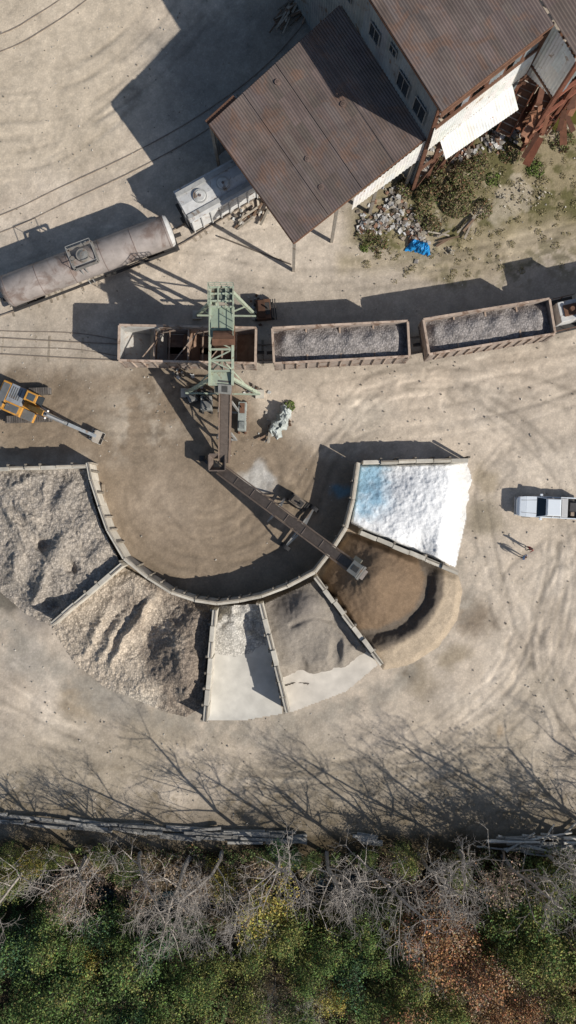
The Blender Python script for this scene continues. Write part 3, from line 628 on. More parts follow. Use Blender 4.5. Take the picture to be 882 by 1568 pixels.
def h5(U0,V0,sd):
    U,V=warp(U0,V0,5,25,650)
    r=np.hypot(U-CX,V-CY); th=np.arctan2(V-CY,U-CX)
    z=np.clip(3.7-np.sqrt(r*r+60)*.042,.2,9)
    ring=.80*ss((r-78)/26)*np.clip((152-r)/50,0,1)*ss((th+.35)/.5)*ss((1.85-th)/.5)
    z=np.maximum(z*np.clip((120-r)/20,0.15,1),.05)+ring+.12
    return z*ss((sd+4)/14)+.14*(fbm(U,V,18,6,611,.6)-.5)-.08+.05*(fbm(U,V,4,2,612)-.5)
def c5(U,V,Z):
    r=np.hypot(U-CX,V-CY)+9*(fbm(U,V,30,5,601,.6)-.5)*2
    t=ss((r-104)/10)[...,None]; k=ss((r-72)/8)[...,None]
    c=np.array((.20,.142,.095))*(1-k)+np.array((.135,.112,.09))*k  # dark band between cone and outer ridge: slope shade painted into the sand colour
    c=c*(1-t)+np.array((.43,.35,.26))*t
    return c*(.85+.3*fbm(U,V,9,4,631,.7)[...,None])
pile('brown_sand_pile',P5,h5,c5,M_sand)
P6=[(550,712),(716,708),(722,735),(712,800),(697,868),(558,812),(537,800)]
def h6(U,V,sd):
    e=ed(U,V,[(718,705),(724,738),(712,800),(700,872)],38)
    z=.05+1.9*e-.5*ss((640-U)/70)*ss((770-V)/40)
    z=z+gau(U,V,640,840,24,-.6)+gau(U,V,655,760,40,.35)
    return z*ss((sd+6)/10)+.45*(fbm(U,V,26,6,701,.65)-.5)-.02+.10*(fbm(U,V,4,2,702)-.5)
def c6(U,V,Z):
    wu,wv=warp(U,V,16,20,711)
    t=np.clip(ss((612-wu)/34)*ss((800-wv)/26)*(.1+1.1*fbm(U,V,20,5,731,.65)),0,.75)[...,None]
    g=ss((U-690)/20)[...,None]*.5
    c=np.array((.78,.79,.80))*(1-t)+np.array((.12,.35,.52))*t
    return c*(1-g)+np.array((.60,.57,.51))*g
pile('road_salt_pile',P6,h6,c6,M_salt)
# ------------------------------------------------------------------ loading tower
A=Asm('railcar_loading_tower',G(340,520,0),world=True)
g=A.part('platforms_and_legs',M_green); d=A.part('deck_grating',M_greysteel); k=A.part('concrete_footings',M_conc); dk=A.part('chute',M_rust); ry=A.part('railings',M_green)
zt=8.6
def plate(mb,u0,u1,v0,v1,z,th=.15,col=(1,1,1)):
    p=[G(u0,v1,z),G(u1,v1,z),G(u1,v0,z),G(u0,v0,z)]
    mb.hexa([(q.x,q.y,z-th) for q in p]+[(q.x,q.y,z) for q in p],col)
plate(g,323,358,470,516,zt,.2,(.85,.9,.9)); plate(d,324,356,442,460,zt,.1,(.6,.66,.6)); plate(g,320,354,570,590,zt-1.2,.25)
for v_ in (440,450,461,470): g.beam(G(320,v_,zt+.1),G(358,v_,zt+.1),.14,.2,(1.15,1.15,1.15))
for u_ in (322,334,346,357): g.beam(G(u_,438,zt+.12),G(u_,472,zt+.12),.12,.2,(1.1,1.1,1.1))
for u_ in (322,357): g.beam(G(u_,470,zt),G(u_-1,590,zt-1.2),.2,.35,(1.1,1.1,1.1))
for i,v_ in enumerate((518,535,552,568)): g.beam(G(322,v_,zt-.4-.2*i),G(357,v_,zt-.4-.2*i),.14,.2)
g.beam(G(322,518,zt-.4),G(357,535,zt-.6),.1); g.beam(G(357,535,zt-.6),G(322,552,zt-.8),.1); g.beam(G(322,552,zt-.8),G(357,568,zt-1),.1)
legs=[((322,463,zt),(302,483,.0)),((356,448,zt),(392,484,0)),((322,458,zt),(350,490,0)),((320,582,zt-1.3),(284,602,0)),((356,580,zt-1.3),(398,604,0)),((340,588,zt-1.3),(345,610,0))]
for a,b in legs:
    P=G(*a);Q=G(*b); g.beam(P,Q,.26,.26,(1.15,1.15,1.15)); k.box(Q.x-.4,Q.x+.4,Q.y-.4,Q.y+.4,-.1,.3)
    m=P.lerp(Q,.55); g.beam(m,G(340,(a[1]+520)/2,zt-1),.1,.1)
for (a,b) in (((302,483),(392,484)),((284,602),(398,604))): g.beam(G(*a,3.0),G(*b,3.0),.14,.14)
for (a,b) in (((322,470),(322,516)),((358,470),(358,516)),((320,438),(358,438)),((320,438),(320,470)),((358,438),(358,470))):
    P=G(*a,zt);Q=G(*b,zt); up=Vector((0,0,1)); ry.beam(P+up,Q+up,.05); ry.beam(P+up*.5,Q+up*.5,.04)
    for t in np.linspace(0,1,5): ry.beam(P.lerp(Q,t),P.lerp(Q,t)+up,.05)
q=G(342,512,zt); dk.frus((q.x-.7,q.x+.7,q.y-.6,q.y+.6),zt-3.6,(q.x-.95,q.x+.95,q.y-.8,q.y+.8),zt-.25); dk.cyl((q.x-.8,q.y-.1,zt+.3),(q.x+.9,q.y-.1,zt+.3),.35,n=14,col=(.5,.5,.5))
A.done()
def conveyor(name,p,q,w,supports=(),head=True):
    P=Vector(p);Q=Vector(q); A=Asm(name,((P.x+Q.x)/2,(P.y+Q.y)/2,0),world=True)
    be=A.part('belt',M_belt); fr=A.part('truss_frame',M_rail); st=A.part('supports',M_greysteel); wh=A.part('wheels',M_black); hd=A.part('head_unit',M_greysteel)
    d=(Q-P).normalized(); s=Vector((-d.y,d.x,0)).normalized(); up=s.cross(d)*-1
    if up.z<0: up=-up
    be.beam(P,Q,w*.8,.06); L=(Q-P).length
    for k in (-1,1):
        fr.beam(P+s*k*w/2,Q+s*k*w/2,.12,.22,(.9,.8,.75)); fr.beam(P+s*k*w/2-up*.7,Q+s*k*w/2-up*.7,.09,.12,(.8,.7,.7))
        n=int(L/1.1)
        for i in range(n):
            a=P+d*(L*i/n)+s*k*w/2; b=P+d*(L*(i+1)/n)+s*k*w/2
            fr.beam(a-up*.7,b,.06) if i%2 else fr.beam(a,b-up*.7,.06)
    n=int(L/1.8)
    for i in range(n+1):
        c=P+d*(L*i/n); be.beam(c-s*w*.36+up*.045,c+s*w*.36+up*.045,.06,.02,jc(.3,(1.2,1.2,1.2)))
    if head:
        hd.beam(Q-d*.7+up*.25,Q+d*.25+up*.25,w*1.15,.4,(.7,.7,.68)); hd.cyl(Q+d*.2-s*w*.65,Q+d*.2+s*w*.65,.28,n=14,col=(.3,.3,.3)); hd.beam(Q-d*.9+s*w*.75,Q-d*.2+s*w*.75,.4,.4,(.4,.4,.35))
        hd.beam(Q-d*.5+up*.46,Q+d*.1+up*.46,w*.5,.04,(.2,.2,.2)); hd.beam(Q+d*.35+up*.2,Q+d*.5-up*1.2,w*.9,.06,(.5,.45,.45))
    for (t,wd,wheels) in supports:
        c=P.lerp(Q,t)
        for k in (-1,1):
            b=Vector((c.x,c.y,0))+s*k*wd; st.beam(c+s*k*w/2-up*.6,b+Vector((0,0,.5)),.16,.16)
            if wheels: wh.cyl(b+Vector((0,0,.5))-s*.18,b+Vector((0,0,.5))+s*.18,.5,n=18); 
        st.beam(Vector((c.x,c.y,.55))-s*wd,Vector((c.x,c.y,.55))+s*wd,.16,.16); st.beam(Vector((c.x,c.y,.6))+s*wd,c-s*w/2-up*.6,.08)
    A.done()
conveyor('feed_conveyor',G(343,708,1.2),G(345,588,7.0),.95,((.35,.9,False),(.75,1.0,False)))
conveyor('radial_stacker_conveyor',G(337,718,1.4),G(548,874,6.4),1.0,((.42,1.3,False),(.60,2.2,True)))
A=Asm('feed_hopper',G(335,710,0)*1)
hp=A.part('hopper_box',M_dark); fr=A.part('frame',M_dark)
for (x0,x1,y0,y1,X0,X1,Y0,Y1) in ((-.4,.4,-.5,-.4,-.7,.7,-.8,-.7),(-.4,.4,.4,.5,-.7,.7,.7,.8),(-.5,-.4,-.4,.4,-.8,-.7,-.7,.7),(.4,.5,-.4,.4,.7,.8,-.7,.7)): hp.frus((x0,x1,y0,y1),1.0,(X0,X1,Y0,Y1),1.9,(3,2.5,2.2))
for a in (-1,1):
    for c in (-1,1): fr.beam((a*.8,c*.8,0),(a*.6,c*.6,1.5),.12)
fr.beam((-.9,0,.5),(-1.7,.6,.3),.3,.3,(2,2,2)); fr.cyl((-1.5,.2,.5),(-1.5,.7,.5),.3,n=12); fr.beam((.8,1.2,.4),(1.2,2.4,.4),.3,.3,(2,1.7,1.5)); A.done()
def machine(name,u,v,rz,L,W,Hh,m,m2):
    A=Asm(name,G(u,v,0),math.radians(rz)); b=A.part('housing',m,bevel=.04); s=A.part('skids_and_exhaust',m2)
    b.box(-L/2,L/2,-W/2,W/2,.3,Hh,(.8,.8,.78)); b.box(-L/2+.15,-L/2+.8,-W/2+.1,W/2-.1,Hh+.003,Hh+.15,(.5,.5,.5))
    for k in (-1,1): s.box(-L/2-.2,L/2+.2,k*W/2*.8-.08,k*W/2*.8+.08,0,.3)
    s.cyl((L*.3,0,Hh),(L*.3,0,Hh+.6),.08,n=8); s.box(L*.1,L*.45,-W*.3,W*.3,Hh+.003,Hh+.05)
    for i in range(5): s.box(-L/2+.9+i*.2,-L/2+1.0+i*.2,-W/2-.01,W/2+.01,.5,Hh*.8)
    A.done()
machine('diesel_generator',372,640,88,2.6,.75,1.5,M_tarp,M_rust)
machine('control_cabinet',318,620,90,1.3,1.0,1.5,M_greysteel,M_dark)
machine('electrical_box',296,611,20,.8,.7,1.1,M_greysteel,M_dark)
machine('stacker_power_unit',455,768,-38,1.4,.9,1.2,M_rail,M_dark)
machine('compressor_unit',404,478,5,1.3,1.8,1.2,M_rust,M_dark)
# ------------------------------------------------------------------ tarps and scrap
def tarp(name,u,v,rz,L,W,h,m,seed):
    n1,n2=34,24; x=np.linspace(-L/2,L/2,n1);y=np.linspace(-W/2,W/2,n2);XX,YY=np.meshgrid(x,y,indexing='ij')
    YY=YY*(1-.35*XX/L)
    e=np.clip(np.minimum(L/2-np.abs(XX),W/2-np.abs(YY))/.35,0,1)
    ZZ=h*ss(e)*(.2+1.4*fbm(XX*1,YY,.5,5,seed,.65))+.02
    XX=XX+.35*(fbm(XX,YY,.5,3,seed+3)-.5)*2; YY=YY+.4*(fbm(XX,YY,.4,3,seed+4)-.5)*2
    t=.55+.9*fbm(XX,YY,.45,3,seed+8); ii=np.arange(n1*n2).reshape(n1,n2);FF=np.stack([ii[:-1,:-1],ii[1:,:-1],ii[1:,1:],ii[:-1,1:]],-1).reshape(-1,4)
    o=mesh_obj(name,np.stack([XX,YY,ZZ],-1).reshape(-1,3),FF,np.clip(t.reshape(-1,1),0,1.3).repeat(3,1),[m]); o.location=G(u,v,.03); o.rotation_euler[2]=math.radians(rz)
tarp('blue_tarp',643,380,-25,2.0,1.1,.7,M_blue,5); tarp('tarp_covered_scrap',430,645,62,3.2,1.2,1.0,M_tarp,9)
def scrap(name,spots,m,base,n,rs=(.1,.35)):
    b=MB(name,m)
    for (u_,v_,r) in spots:
        for i in range(n):
            a=random.random()*6.28; q=r*abs(random.gauss(0,.55)); p=G(u_+q*math.cos(a),v_+q*math.sin(a),0)
            b.rock((p.x,p.y,random.uniform(.0,.35)*max(0,1-q/r)+.03),random.uniform(*rs),jc(.35,random.choice(base)))
    b.build()
scrap('rubble_pile',[(605,312,28),(620,345,26),(585,338,26),(640,362,22),(715,238,24),(560,345,16),(795,200,24),(760,215,20),(690,230,18),(650,260,20)],M_rock,[(.5,.49,.47),(.36,.33,.3),(.2,.17,.14),(.3,.27,.22),(.45,.45,.45),(.22,.13,.09)],120,(.06,.27))
scrap('rubble_pile',[(370,335,26),(398,325,14),(415,655,20),(440,640,14),(305,600,16),(278,570,30),(395,470,25),(385,600,20)],M_rock,[(.42,.39,.35),(.2,.17,.14),(.14,.08,.05),(.5,.5,.48)],22,(.08,.22))
scrap('limestone_rubble',[(795,290,34),(770,300,22),(830,300,20),(690,385,8)],M_rock,[(.52,.48,.40),(.42,.37,.29),(.3,.25,.18)],34,(.03,.12))
b=MB('scattered_stones',M_rock)
for i in range(1500):
    u_=random.uniform(-30,910); v_=random.uniform(0,1265)
    if 140<u_<720 and 700<v_<1100 and random.random()<.8: continue
    p=G(u_,v_,0); c=random.choice([(.45,.42,.37),(.3,.27,.23),(.22,.19,.15),(.55,.51,.45)]); b.rock((p.x,p.y,.03),random.uniform(.03,.09),c)
b.build()
def planks(name,spots,m,n,Lr=(1,2.5)):
    b=MB(name,m)
    for (u_,v_,r,ang) in spots:
        for i in range(n):
            p=G(u_+random.gauss(0,r*.5),v_+random.gauss(0,r*.5),0); p.z=.12+random.random()*.35; a=math.radians(ang+random.gauss(0,18)); l=random.uniform(*Lr)/2
            dd=Vector((math.cos(a)*l,math.sin(a)*l,random.uniform(-.06,.06))); b.beam(p-dd,p+dd,random.uniform(.1,.22),.1,jc(.45,random.choice([(1.2,1.2,1.2),(.9,.7,.6),(1.7,1.7,1.7)])))
    b.build()
planks('scrap_planks',[(718,350,5,65),(672,365,14,10),(408,665,8,60),(376,335,18,40),(400,330,12,70)],M_timber,4)
planks('wood_scrap_pile',[(455,15,22,40),(480,5,20,30),(435,28,10,60)],M_timber,22,(.8,2))
b=MB('fallen_pipe',M_rail); b.cyl(G(335,362,.2),G(446,405,.25),.07,n=8,col=(.6,.6,.6)); b.build()
# ------------------------------------------------------------------ timber stacks
def ties(name,line,rows,m,Lr,wob=.12,stack=2,w=.24):
    A=Asm(name,G(*line[len(line)//2],0),world=True); b=A.part('timbers',m)
    Ps=smooth(line,4); tot=[0]
    for a,c in zip(Ps[:-1],Ps[1:]): tot.append(tot[-1]+math.hypot(c[0]-a[0],c[1]-a[1]))
    def at(x):
        x=min(max(x,0),tot[-1]-1e-3)
        for j in range(len(tot)-1):
            if x<=tot[j+1]: t=(x-tot[j])/(tot[j+1]-tot[j]); return (Ps[j][0]*(1-t)+Ps[j+1][0]*t,Ps[j][1]*(1-t)+Ps[j+1][1]*t)
    for r in range(rows):
        for st_ in range(stack):
            s=random.uniform(0,20)
            while s<tot[-1]-20:
                l=random.uniform(*Lr)*S; off=(r-(rows-1)/2)*4.6
                p=at(s);q=at(s+l); z=.14+st_*.24
                if random.random()<.86:
                    b.beam(G(p[0],p[1]+off+random.gauss(0,wob)*S,0)+Vector((0,0,z)),G(q[0],q[1]+off+random.gauss(0,wob)*S,0)+Vector((0,0,z+random.uniform(0,.08))),w,.22,jc(.35))
                s+=l+random.uniform(1,5)
    A.done()
M_tie2=mat('weathered_beam_mat',(.26,.25,.23),.35,2.5,.9,.01,15)
ties('stacked_timber_barrier',[(-60,1248),(60,1255),(150,1264),(250,1270)],3,M_tie2,(2.2,4)); ties('stacked_timber_barrier',[(240,1272),(350,1277),(470,1283)],4,M_tie2,(2.2,5)); ties('stacked_timber_barrier',[(535,1279),(585,1286)],3,M_tie2,(1.8,2.6))
b=MB('log_pile',mat('pale_log_mat',(.45,.42,.37),.35,2.5,.9,.01,15))
for i in range(60):
    p=G(random.uniform(775,960),random.uniform(1276,1306),0); p.z=.15+random.random()*.6; a=random.gauss(-.03,.13) if random.random()<.8 else random.gauss(.6,.3); l=random.uniform(1.2,3.2)
    dd=Vector((math.cos(a)*l,math.sin(a)*l,random.uniform(-.1,.1))); b.cyl(p-dd,p+dd,random.uniform(.08,.17),random.uniform(.07,.12),n=8,col=jc(.5))
b.build()
# ------------------------------------------------------------------ pickup truck
A=Asm('pickup_truck',(*G(836,777,0).xy,.03),math.radians(177.5))
bd=A.part('body',M_white,bevel=.07); gl=A.part('glass',M_glass); tr=A.part('trim_and_bed_floor',M_dark); ty=A.part('tyres',M_black); ch=A.part('bumpers',M_chrome,bevel=.03); rl=A.part('tail_lights',M_red); hl_=A.part('headlights',M_chrome)
def taper(mb,xs_,col=(1,1,1)):   # lofted body: (x, half width, z0, z1)
    for (x0,w0,a0,b0),(x1,w1,a1,b1) in zip(xs_[:-1],xs_[1:]):
        mb.hexa([(x0,-w0,a0),(x1,-w1,a1),(x1,w1,a1),(x0,w0,a0),(x0,-w0*.96,b0),(x1,-w1*.96,b1),(x1,w1*.96,b1),(x0,w0*.96,b0)],col)
hood=MB('x',M_white); body=A.part('hood_and_nose',M_white,bevel=.03)
taper(body,[(1.1,.98,.5,1.16),(2.2,.97,.55,1.13),(2.75,.90,.58,1.05),(2.98,.74,.62,.88)])
bd.box(-.95,1.1,-.98,.98,.5,1.12)
bd.frus((-.85,.55,-.80,.80),1.62,(-.75,.42,-.72,.72),1.80)
gl.frus((-.98,1.30,-.90,.90),1.115,(-.84,.50,-.78,.78),1.63)
for s in (-1,1):
    for (x0,x1) in ((1.26,.51),(-.2,-.16),(-.97,-.83)): bd.beam((x0,s*.91,1.12),(x1,s*.79,1.64),.08,.07)
    bd.box(-2.95,-.95,s*.94-.05,s*.94+.05,.5,1.15); bd.box(.75,1.0,min(s*.98,s*1.2),max(s*.98,s*1.2),1.15,1.33)
    tr.beam((1.2,s*.62,1.17),(2.6,s*.55,1.10),.03,.02,(3,3,3))
    for x in (1.95,-1.9):
        ty.cyl((x,s*.72,.4),(x,s*1.0,.4),.4,n=20); tr.cyl((x,s*.99,.4),(x,s*1.005,.4),.24,n=14,col=(4,4,4))
    rl.box(-2.99,-2.95,s*.9-.06,s*.9+.06,.75,1.1); hl_.box(2.86,2.99,s*.7-.12,s*.7+.12,.72,.86)
bd.box(-2.98,-2.9,-.9,.9,.55,1.13); tr.box(-2.9,-.96,-.88,.88,.55,.68,(1.6,1.6,1.6)); tr.box(2.0,2.96,-.5,.5,.5,.6)
ch.box(2.92,3.1,-.86,.86,.42,.6); ch.box(-3.15,-2.98,-.92,.92,.42,.6)
ch.box(-1.6,-1.02,-.87,.87,.7,1.22,(1.3,1.3,1.3)); tr.box(-2.6,-1.85,-.5,.3,.69,1.1,(1.2,1.2,1.3)); tr.box(-2.3,-2.0,.35,.7,.69,.95,(6,5,4))
A.done()
# ------------------------------------------------------------------ excavator
hd=math.radians(-24)
A=Asm('excavator',(*G(46,622,0).xy,.02),hd)
tr=A.part('crawler_tracks',M_dark); og=A.part('house_and_boom',M_orange,bevel=.04); dk=A.part('engine_deck',M_greysteel,bevel=.02); gl=A.part('cab_glass',M_glass); st=A.part('stick_and_bucket',M_greysteel); hy=A.part('hydraulic_rams',M_chrome)
Rm=Matrix.Rotation(-hd+math.radians(2),4,'Z'); tr.M=Rm
for s in (-1,1):
    y=s*1.25
    pr=[(-1.9,.15),(-2.15,.45),(-1.9,.85),(1.9,.85),(2.15,.45),(1.9,.15)]
    for i in range(len(pr)):
        (x0,z0),(x1,z1)=pr[i],pr[(i+1)%6]; nn=max(1,int(math.hypot(x1-x0,z1-z0)/.2))
        for j in range(nn):
            a=(x0+(x1-x0)*j/nn,z0+(z1-z0)*j/nn); c=(x0+(x1-x0)*(j+.8)/nn,z0+(z1-z0)*(j+.8)/nn)
            tr.beam((a[0],y,a[1]),(c[0],y,c[1]),.6,.07,jc(.3,(2.2,2.1,2)))
    tr.box(-1.7,1.7,y-.18,y+.18,.2,.75)
    for x in (-1.8,-.9,0,.9,1.8): tr.cyl((x,y-.22,.48),(x,y+.22,.48),.3,n=12)
tr.box(-1,1,-1,1,.45,.8); tr.cyl((0,0,.8),(0,0,1.05),.8,n=20)
og.box(-2.0,1.3,-1.3,1.3,1.05,1.5); og.frus((-2.5,-1.5,-1.32,1.32),1.0,(-2.35,-1.5,-1.25,1.25),2.15)
og.box(-1.5,.2,-1.3,-.35,1.5,2.1); dk.box(-1.48,-.1,-.35,1.28,1.5,2.2,(.9,.97,1.1)); dk.box(-2.25,-1.6,-1.1,1.1,2.153,2.2,(.45,.47,.5)); dk.box(.22,1.25,-1.28,-.4,1.5,1.8,(.5,.5,.5)); dk.box(-1.3,-.1,-1.15,-.5,2.103,2.16,(.4,.42,.45))
for i in range(5): dk.box(-1.3+i*.2,-1.2+i*.2,0,1.1,2.203,2.23,(.4,.4,.4))
dk.cyl((-1.1,-.7,2.1),(-1.1,-.7,2.6),.09,n=8,col=(.5,.5,.5))
gl.frus((.15,1.5,.35,1.27),1.5,(.22,1.25,.4,1.22),2.75); og.box(.18,1.3,.38,1.24,2.753,2.85); dk.box(.4,1.1,.5,1.1,2.853,2.88,(.25,.3,.35))
for x in (.18,1.3):
    for y in (.38,1.24): og.beam((x,y,1.5),(x,y,2.75),.08)
og.beam((.7,-.05,1.7),(2.9,-.05,3.9),.45,.6); dk.beam((2.75,-.05,3.85),(5.1,-.05,3.5),.40,.5,(.6,.62,.66),w2=.32); 
st.beam((4.9,-.05,3.75),(6.9,-.05,1.1),.30,.40,(.6,.66,.75)); st.beam((3.1,-.05,4.25),(5.0,-.05,4.05),.18,.18)
hy.cyl((1.4,.35,1.5),(2.9,.28,3.6),.09,n=10); hy.cyl((1.4,-.42,1.5),(2.9,-.38,3.6),.09,n=10); hy.cyl((3.2,-.05,4.3),(4.7,-.05,4.2),.09,n=10)
for (a,b_2) in (((6.8,1.2),(7.4,.9)),((7.4,.9),(7.55,.35)),((7.55,.35),(7.1,.05)),((7.1,.05),(6.5,.2))): st.beam((a[0],-.05,a[1]),(b_2[0],-.05,b_2[1]),1.05,.07,(.9,.8,.7))
for s in (-1,1): st.hexa([(6.5,-.05+s*.53,.2),(7.1,-.05+s*.53,.05),(7.5,-.05+s*.53,.35),(6.9,-.05+s*.53,1.1),(6.5,-.05+s*.57,.2),(7.1,-.05+s*.57,.05),(7.5,-.05+s*.57,.35),(6.9,-.05+s*.57,1.1)])
for i in range(5): st.beam((6.5,-.5+i*.22,.2),(6.25,-.5+i*.22,.18),.09,.06,(1.5,1.5,1.5))
A.done()
# ------------------------------------------------------------------ people
M_cloth=mat('clothing_mat',(1,1,1),.1,6,.85,0)
def person(u,v,rz,shirt,pants,hair,stride,armL,armR):
    verts=[];edges=[];rad=[]
    def J(p,r,par=None):
        verts.append(p);rad.append(r);i=len(verts)-1
        if par is not None: edges.append((par,i))
        return i
    pel=J((0,0,.96),.15); sp=J((0,0,1.15),.14,pel); chst=J((0.01,0,1.34),.165,sp); nk=J((.01,0,1.49),.06,chst); h0=J((.03,0,1.57),.085,nk); h1=J((.035,0,1.66),.095,h0); h2_=J((.02,0,1.73),.07,h1)
    for s,sw in ((1,stride),(-1,-stride)):
        hip=J((0,s*.1,.9),.1,pel); kn=J((sw*.5+.03,s*.11,.5),.065,hip); an=J((sw-.02,s*.11,.09),.045,kn); J((sw+.15,s*.13,.04),.04,an)
    for s,am in ((1,armL),(-1,armR)):
        sh=J((0,s*.19,1.41),.07,chst); el=J((am[0]*.4,s*.26,1.14),.048,sh); wr=J((am[0],s*(.26-am[2]),1.14-am[1]),.032,el); pa=J((am[0]+.05,s*(.26-am[2]),1.14-am[1]-.06),.034,wr)
        for k in range(4): 
            f=J((am[0]+.06+.01*k,s*(.235-am[2])+s*.018*k,1.14-am[1]-.11),.01,pa); J((am[0]+.08+.01*k,s*(.235-am[2])+s*.018*k,1.14-am[1]-.15+.008*abs(k-1)),.008,f)
        t=J((am[0]+.09,s*(.22-am[2]),1.14-am[1]-.06),.011,pa); J((am[0]+.12,s*(.215-am[2]),1.14-am[1]-.09),.009,t)
    me=bpy.data.meshes.new('person'); me.from_pydata(verts,edges,[])
    ob=bpy.data.objects.new('person_tmp',me); scene.collection.objects.link(ob)
    sk=ob.modifiers.new('skin','SKIN'); sub=ob.modifiers.new('sub','SUBSURF'); sub.levels=1; sub.render_levels=1
    for i,r in enumerate(rad): me.skin_vertices[0].data[i].radius=(r,r); me.skin_vertices[0].data[i].use_root=(i==0)
    dg=bpy.context.evaluated_depsgraph_get(); ev=ob.evaluated_get(dg); nm=bpy.data.meshes.new_from_object(ev)
    bpy.data.objects.remove(ob)
    V=np.array([tuple(x.co) for x in nm.vertices]); 
    cs=np.zeros((len(V),4),np.float32); cs[:,3]=1
    skin=(.45,.27,.19)
    for i,c in enumerate(V):
        x,y,z=c
        if z>1.5: k=hair if (z>1.68 or x<.0) else skin
        elif z>1.46: k=skin
        elif abs(y)>.2 and .6<z<.98: k=skin
        elif z>.98 or abs(y)>.2: k=shirt
        elif z>.09: k=pants
        else: k=(.04,.03,.03)
        cs[i,:3]=k
    ca=nm.color_attributes.new('Col','FLOAT_COLOR','POINT'); ca.data.foreach_set('color',cs.ravel())
    nm.materials.clear(); nm.materials.append(M_cloth); nm.polygons.foreach_set('use_smooth',[True]*len(nm.polygons))
    o=bpy.data.objects.new('person',nm); scene.collection.objects.link(o); o.location=(*G(u,v,0).xy,.02); o.rotation_euler[2]=math.radians(rz)
person(798,852,150,(.12,.24,.45),(.05,.07,.12),(.04,.03,.02),.16,(.1,.24,.0),(-.08,.24,.0))
person(807,839,230,(.28,.05,.05),(.04,.04,.05),(.03,.02,.02),.1,(.2,.08,.05),(.0,.26,.0))
# ------------------------------------------------------------------ vegetation
def tubes(segs,ns=4):
    s=np.array([(*a,*b,r0,r1) for a,b,r0,r1 in segs]); p=s[:,:3];q=s[:,3:6]; d=q-p; d/=np.linalg.norm(d,axis=1)[:,None]+1e-9
    up=np.where(np.abs(d[:,2:3])<.9,np.array([[0,0,1.]]),np.array([[0,1.,0]])); a=np.cross(d,up); a/=np.linalg.norm(a,axis=1)[:,None]; b=np.cross(a,d)
    V=[]
    for (c,r) in ((p,s[:,6]),(q,s[:,7])):
        for i in range(ns):
            t=2*math.pi*i/ns; V.append(c+(a*math.cos(t)+b*math.sin(t))*r[:,None])
    V=np.stack(V,1); n=len(s); o=(np.arange(n)*2*ns)
    F=np.stack([np.stack([o+i,o+(i+1)%ns,o+ns+(i+1)%ns,o+ns+i],-1) for i in range(ns)],1).reshape(-1,4)
    return V.reshape(-1,3),F
def leaves(C,size,rg):
    n=len(C); a=rg.normal(size=(n,3)); a[:,2]*=.6; a/=np.linalg.norm(a,axis=1)[:,None]; b=rg.normal(size=(n,3)); b=np.cross(a,b); b[:,2]*=.6; b/=np.linalg.norm(b,axis=1)[:,None]
    a=a*size[:,None]; b=b*(size*.62)[:,None]
    V=np.stack([C-a,C-b,C+a,C+b],1).reshape(-1,3); F=np.arange(4*n).reshape(n,4); return V,F
def grow(p,d,l,r,lv,mx,segs,tips,rg,up,wob,kids):
    n=3 if lv<mx else 2; pts=[p]; dd=d.copy(); rr=r
    for i in range(n):
        dd=dd+rg.normal(size=3)*wob+np.array([0,0,up]); dd/=np.linalg.norm(dd); q=p+dd*l/n; r1=r*(1-(i+1)/n*.55)
        segs.append((tuple(p),tuple(q),rr,r1)); rr=r1; p=q; pts.append(p)
    if lv>=mx: tips.append(p); return
    for j in range(kids[min(lv,len(kids)-1)]):
        t=rg.uniform(.25,1)*n; i=min(int(t),n-1); f=t-i; bp=pts[i]*(1-f)+pts[i+1]*f
        side=rg.normal(size=3); side-=dd*side.dot(dd); side/=np.linalg.norm(side)+1e-9
        nd=dd*.6+side*.8; nd/=np.linalg.norm(nd); grow(bp,nd,l*rg.uniform(.5,.72),max(r*.5,.011),lv+1,mx,segs,tips,rg,up*.8,wob,kids)
def make_tree(name,h,mx,leafcol=None,nleaf=0,seed=0,bark=(.28,.25,.22),lsize=.15,kids=(8,6,4,4,3),crown=.34,spread=.33,lc2=None,first=2,rmul=1.):
    rg=np.random.default_rng(seed); segs=[];tips=[]
    p=np.zeros(3); d=np.array([0,0,1.]); n=7; r=(h*.014+.03)*rmul; pts=[]
    for i in range(n):
        d=d+rg.normal(size=3)*.09; d[2]=abs(d[2]); d/=np.linalg.norm(d); q=p+d*h*.8/n; r1=r*.84; segs.append((tuple(p),tuple(q),r,r1)); pts.append((q,r1)); p=q; r=r1
    nb=kids[0]+5
    for j in range(nb):
        i=rg.integers(first,n); q,rr=pts[i]; a=j*2.4+rg.uniform(-.4,.4); t=(i-1)/n
        nd=np.array([math.cos(a),math.sin(a),rg.uniform(.35,.9)]); nd/=np.linalg.norm(nd)
        grow(q,nd,h*spread*(1.15-t*.5)*rg.uniform(.65,1.2),rr*.5,1,mx,segs,tips,rg,.12,.16,kids)
    V,F=tubes(segs); C=np.tile(np.array(bark),(len(V),1))*rg.uniform(.7,1.25,(len(V)//8,1)).repeat(8,0); mi=np.zeros(len(F),int); T=np.array(tips)
    if nleaf:
        ci=rg.integers(0,len(T),nleaf); keep=rg.random(len(T))<.8; ci=ci[keep[ci]]; nl=len(ci); cen=T[ci]+rg.normal(size=(nl,3))*crown
        V2,F2=leaves(cen,rg.uniform(.6,1.3,nl)*lsize,rg)
        cl=rg.uniform(.45,1.55,len(T))[ci]; base=np.array(leafcol)[None].repeat(nl,0)
        if lc2 is not None: base=np.where((rg.random(len(T))<.3)[ci][:,None],np.array(lc2)[None],base)
        col=base*cl[:,None]*rg.uniform(.7,1.3,(nl,1)); col=col*(1+rg.normal(size=(nl,3))*.1)
        C2=np.clip(col,.01,1).repeat(4,0); F=np.vstack([F,F2+len(V)]); V=np.vstack([V,V2]); C=np.vstack([C,C2]); mi=np.concatenate([mi,np.ones(nl,int)])
    return mesh_obj('_'+name,V,F,C,[M_bark,M_leaf],mi)
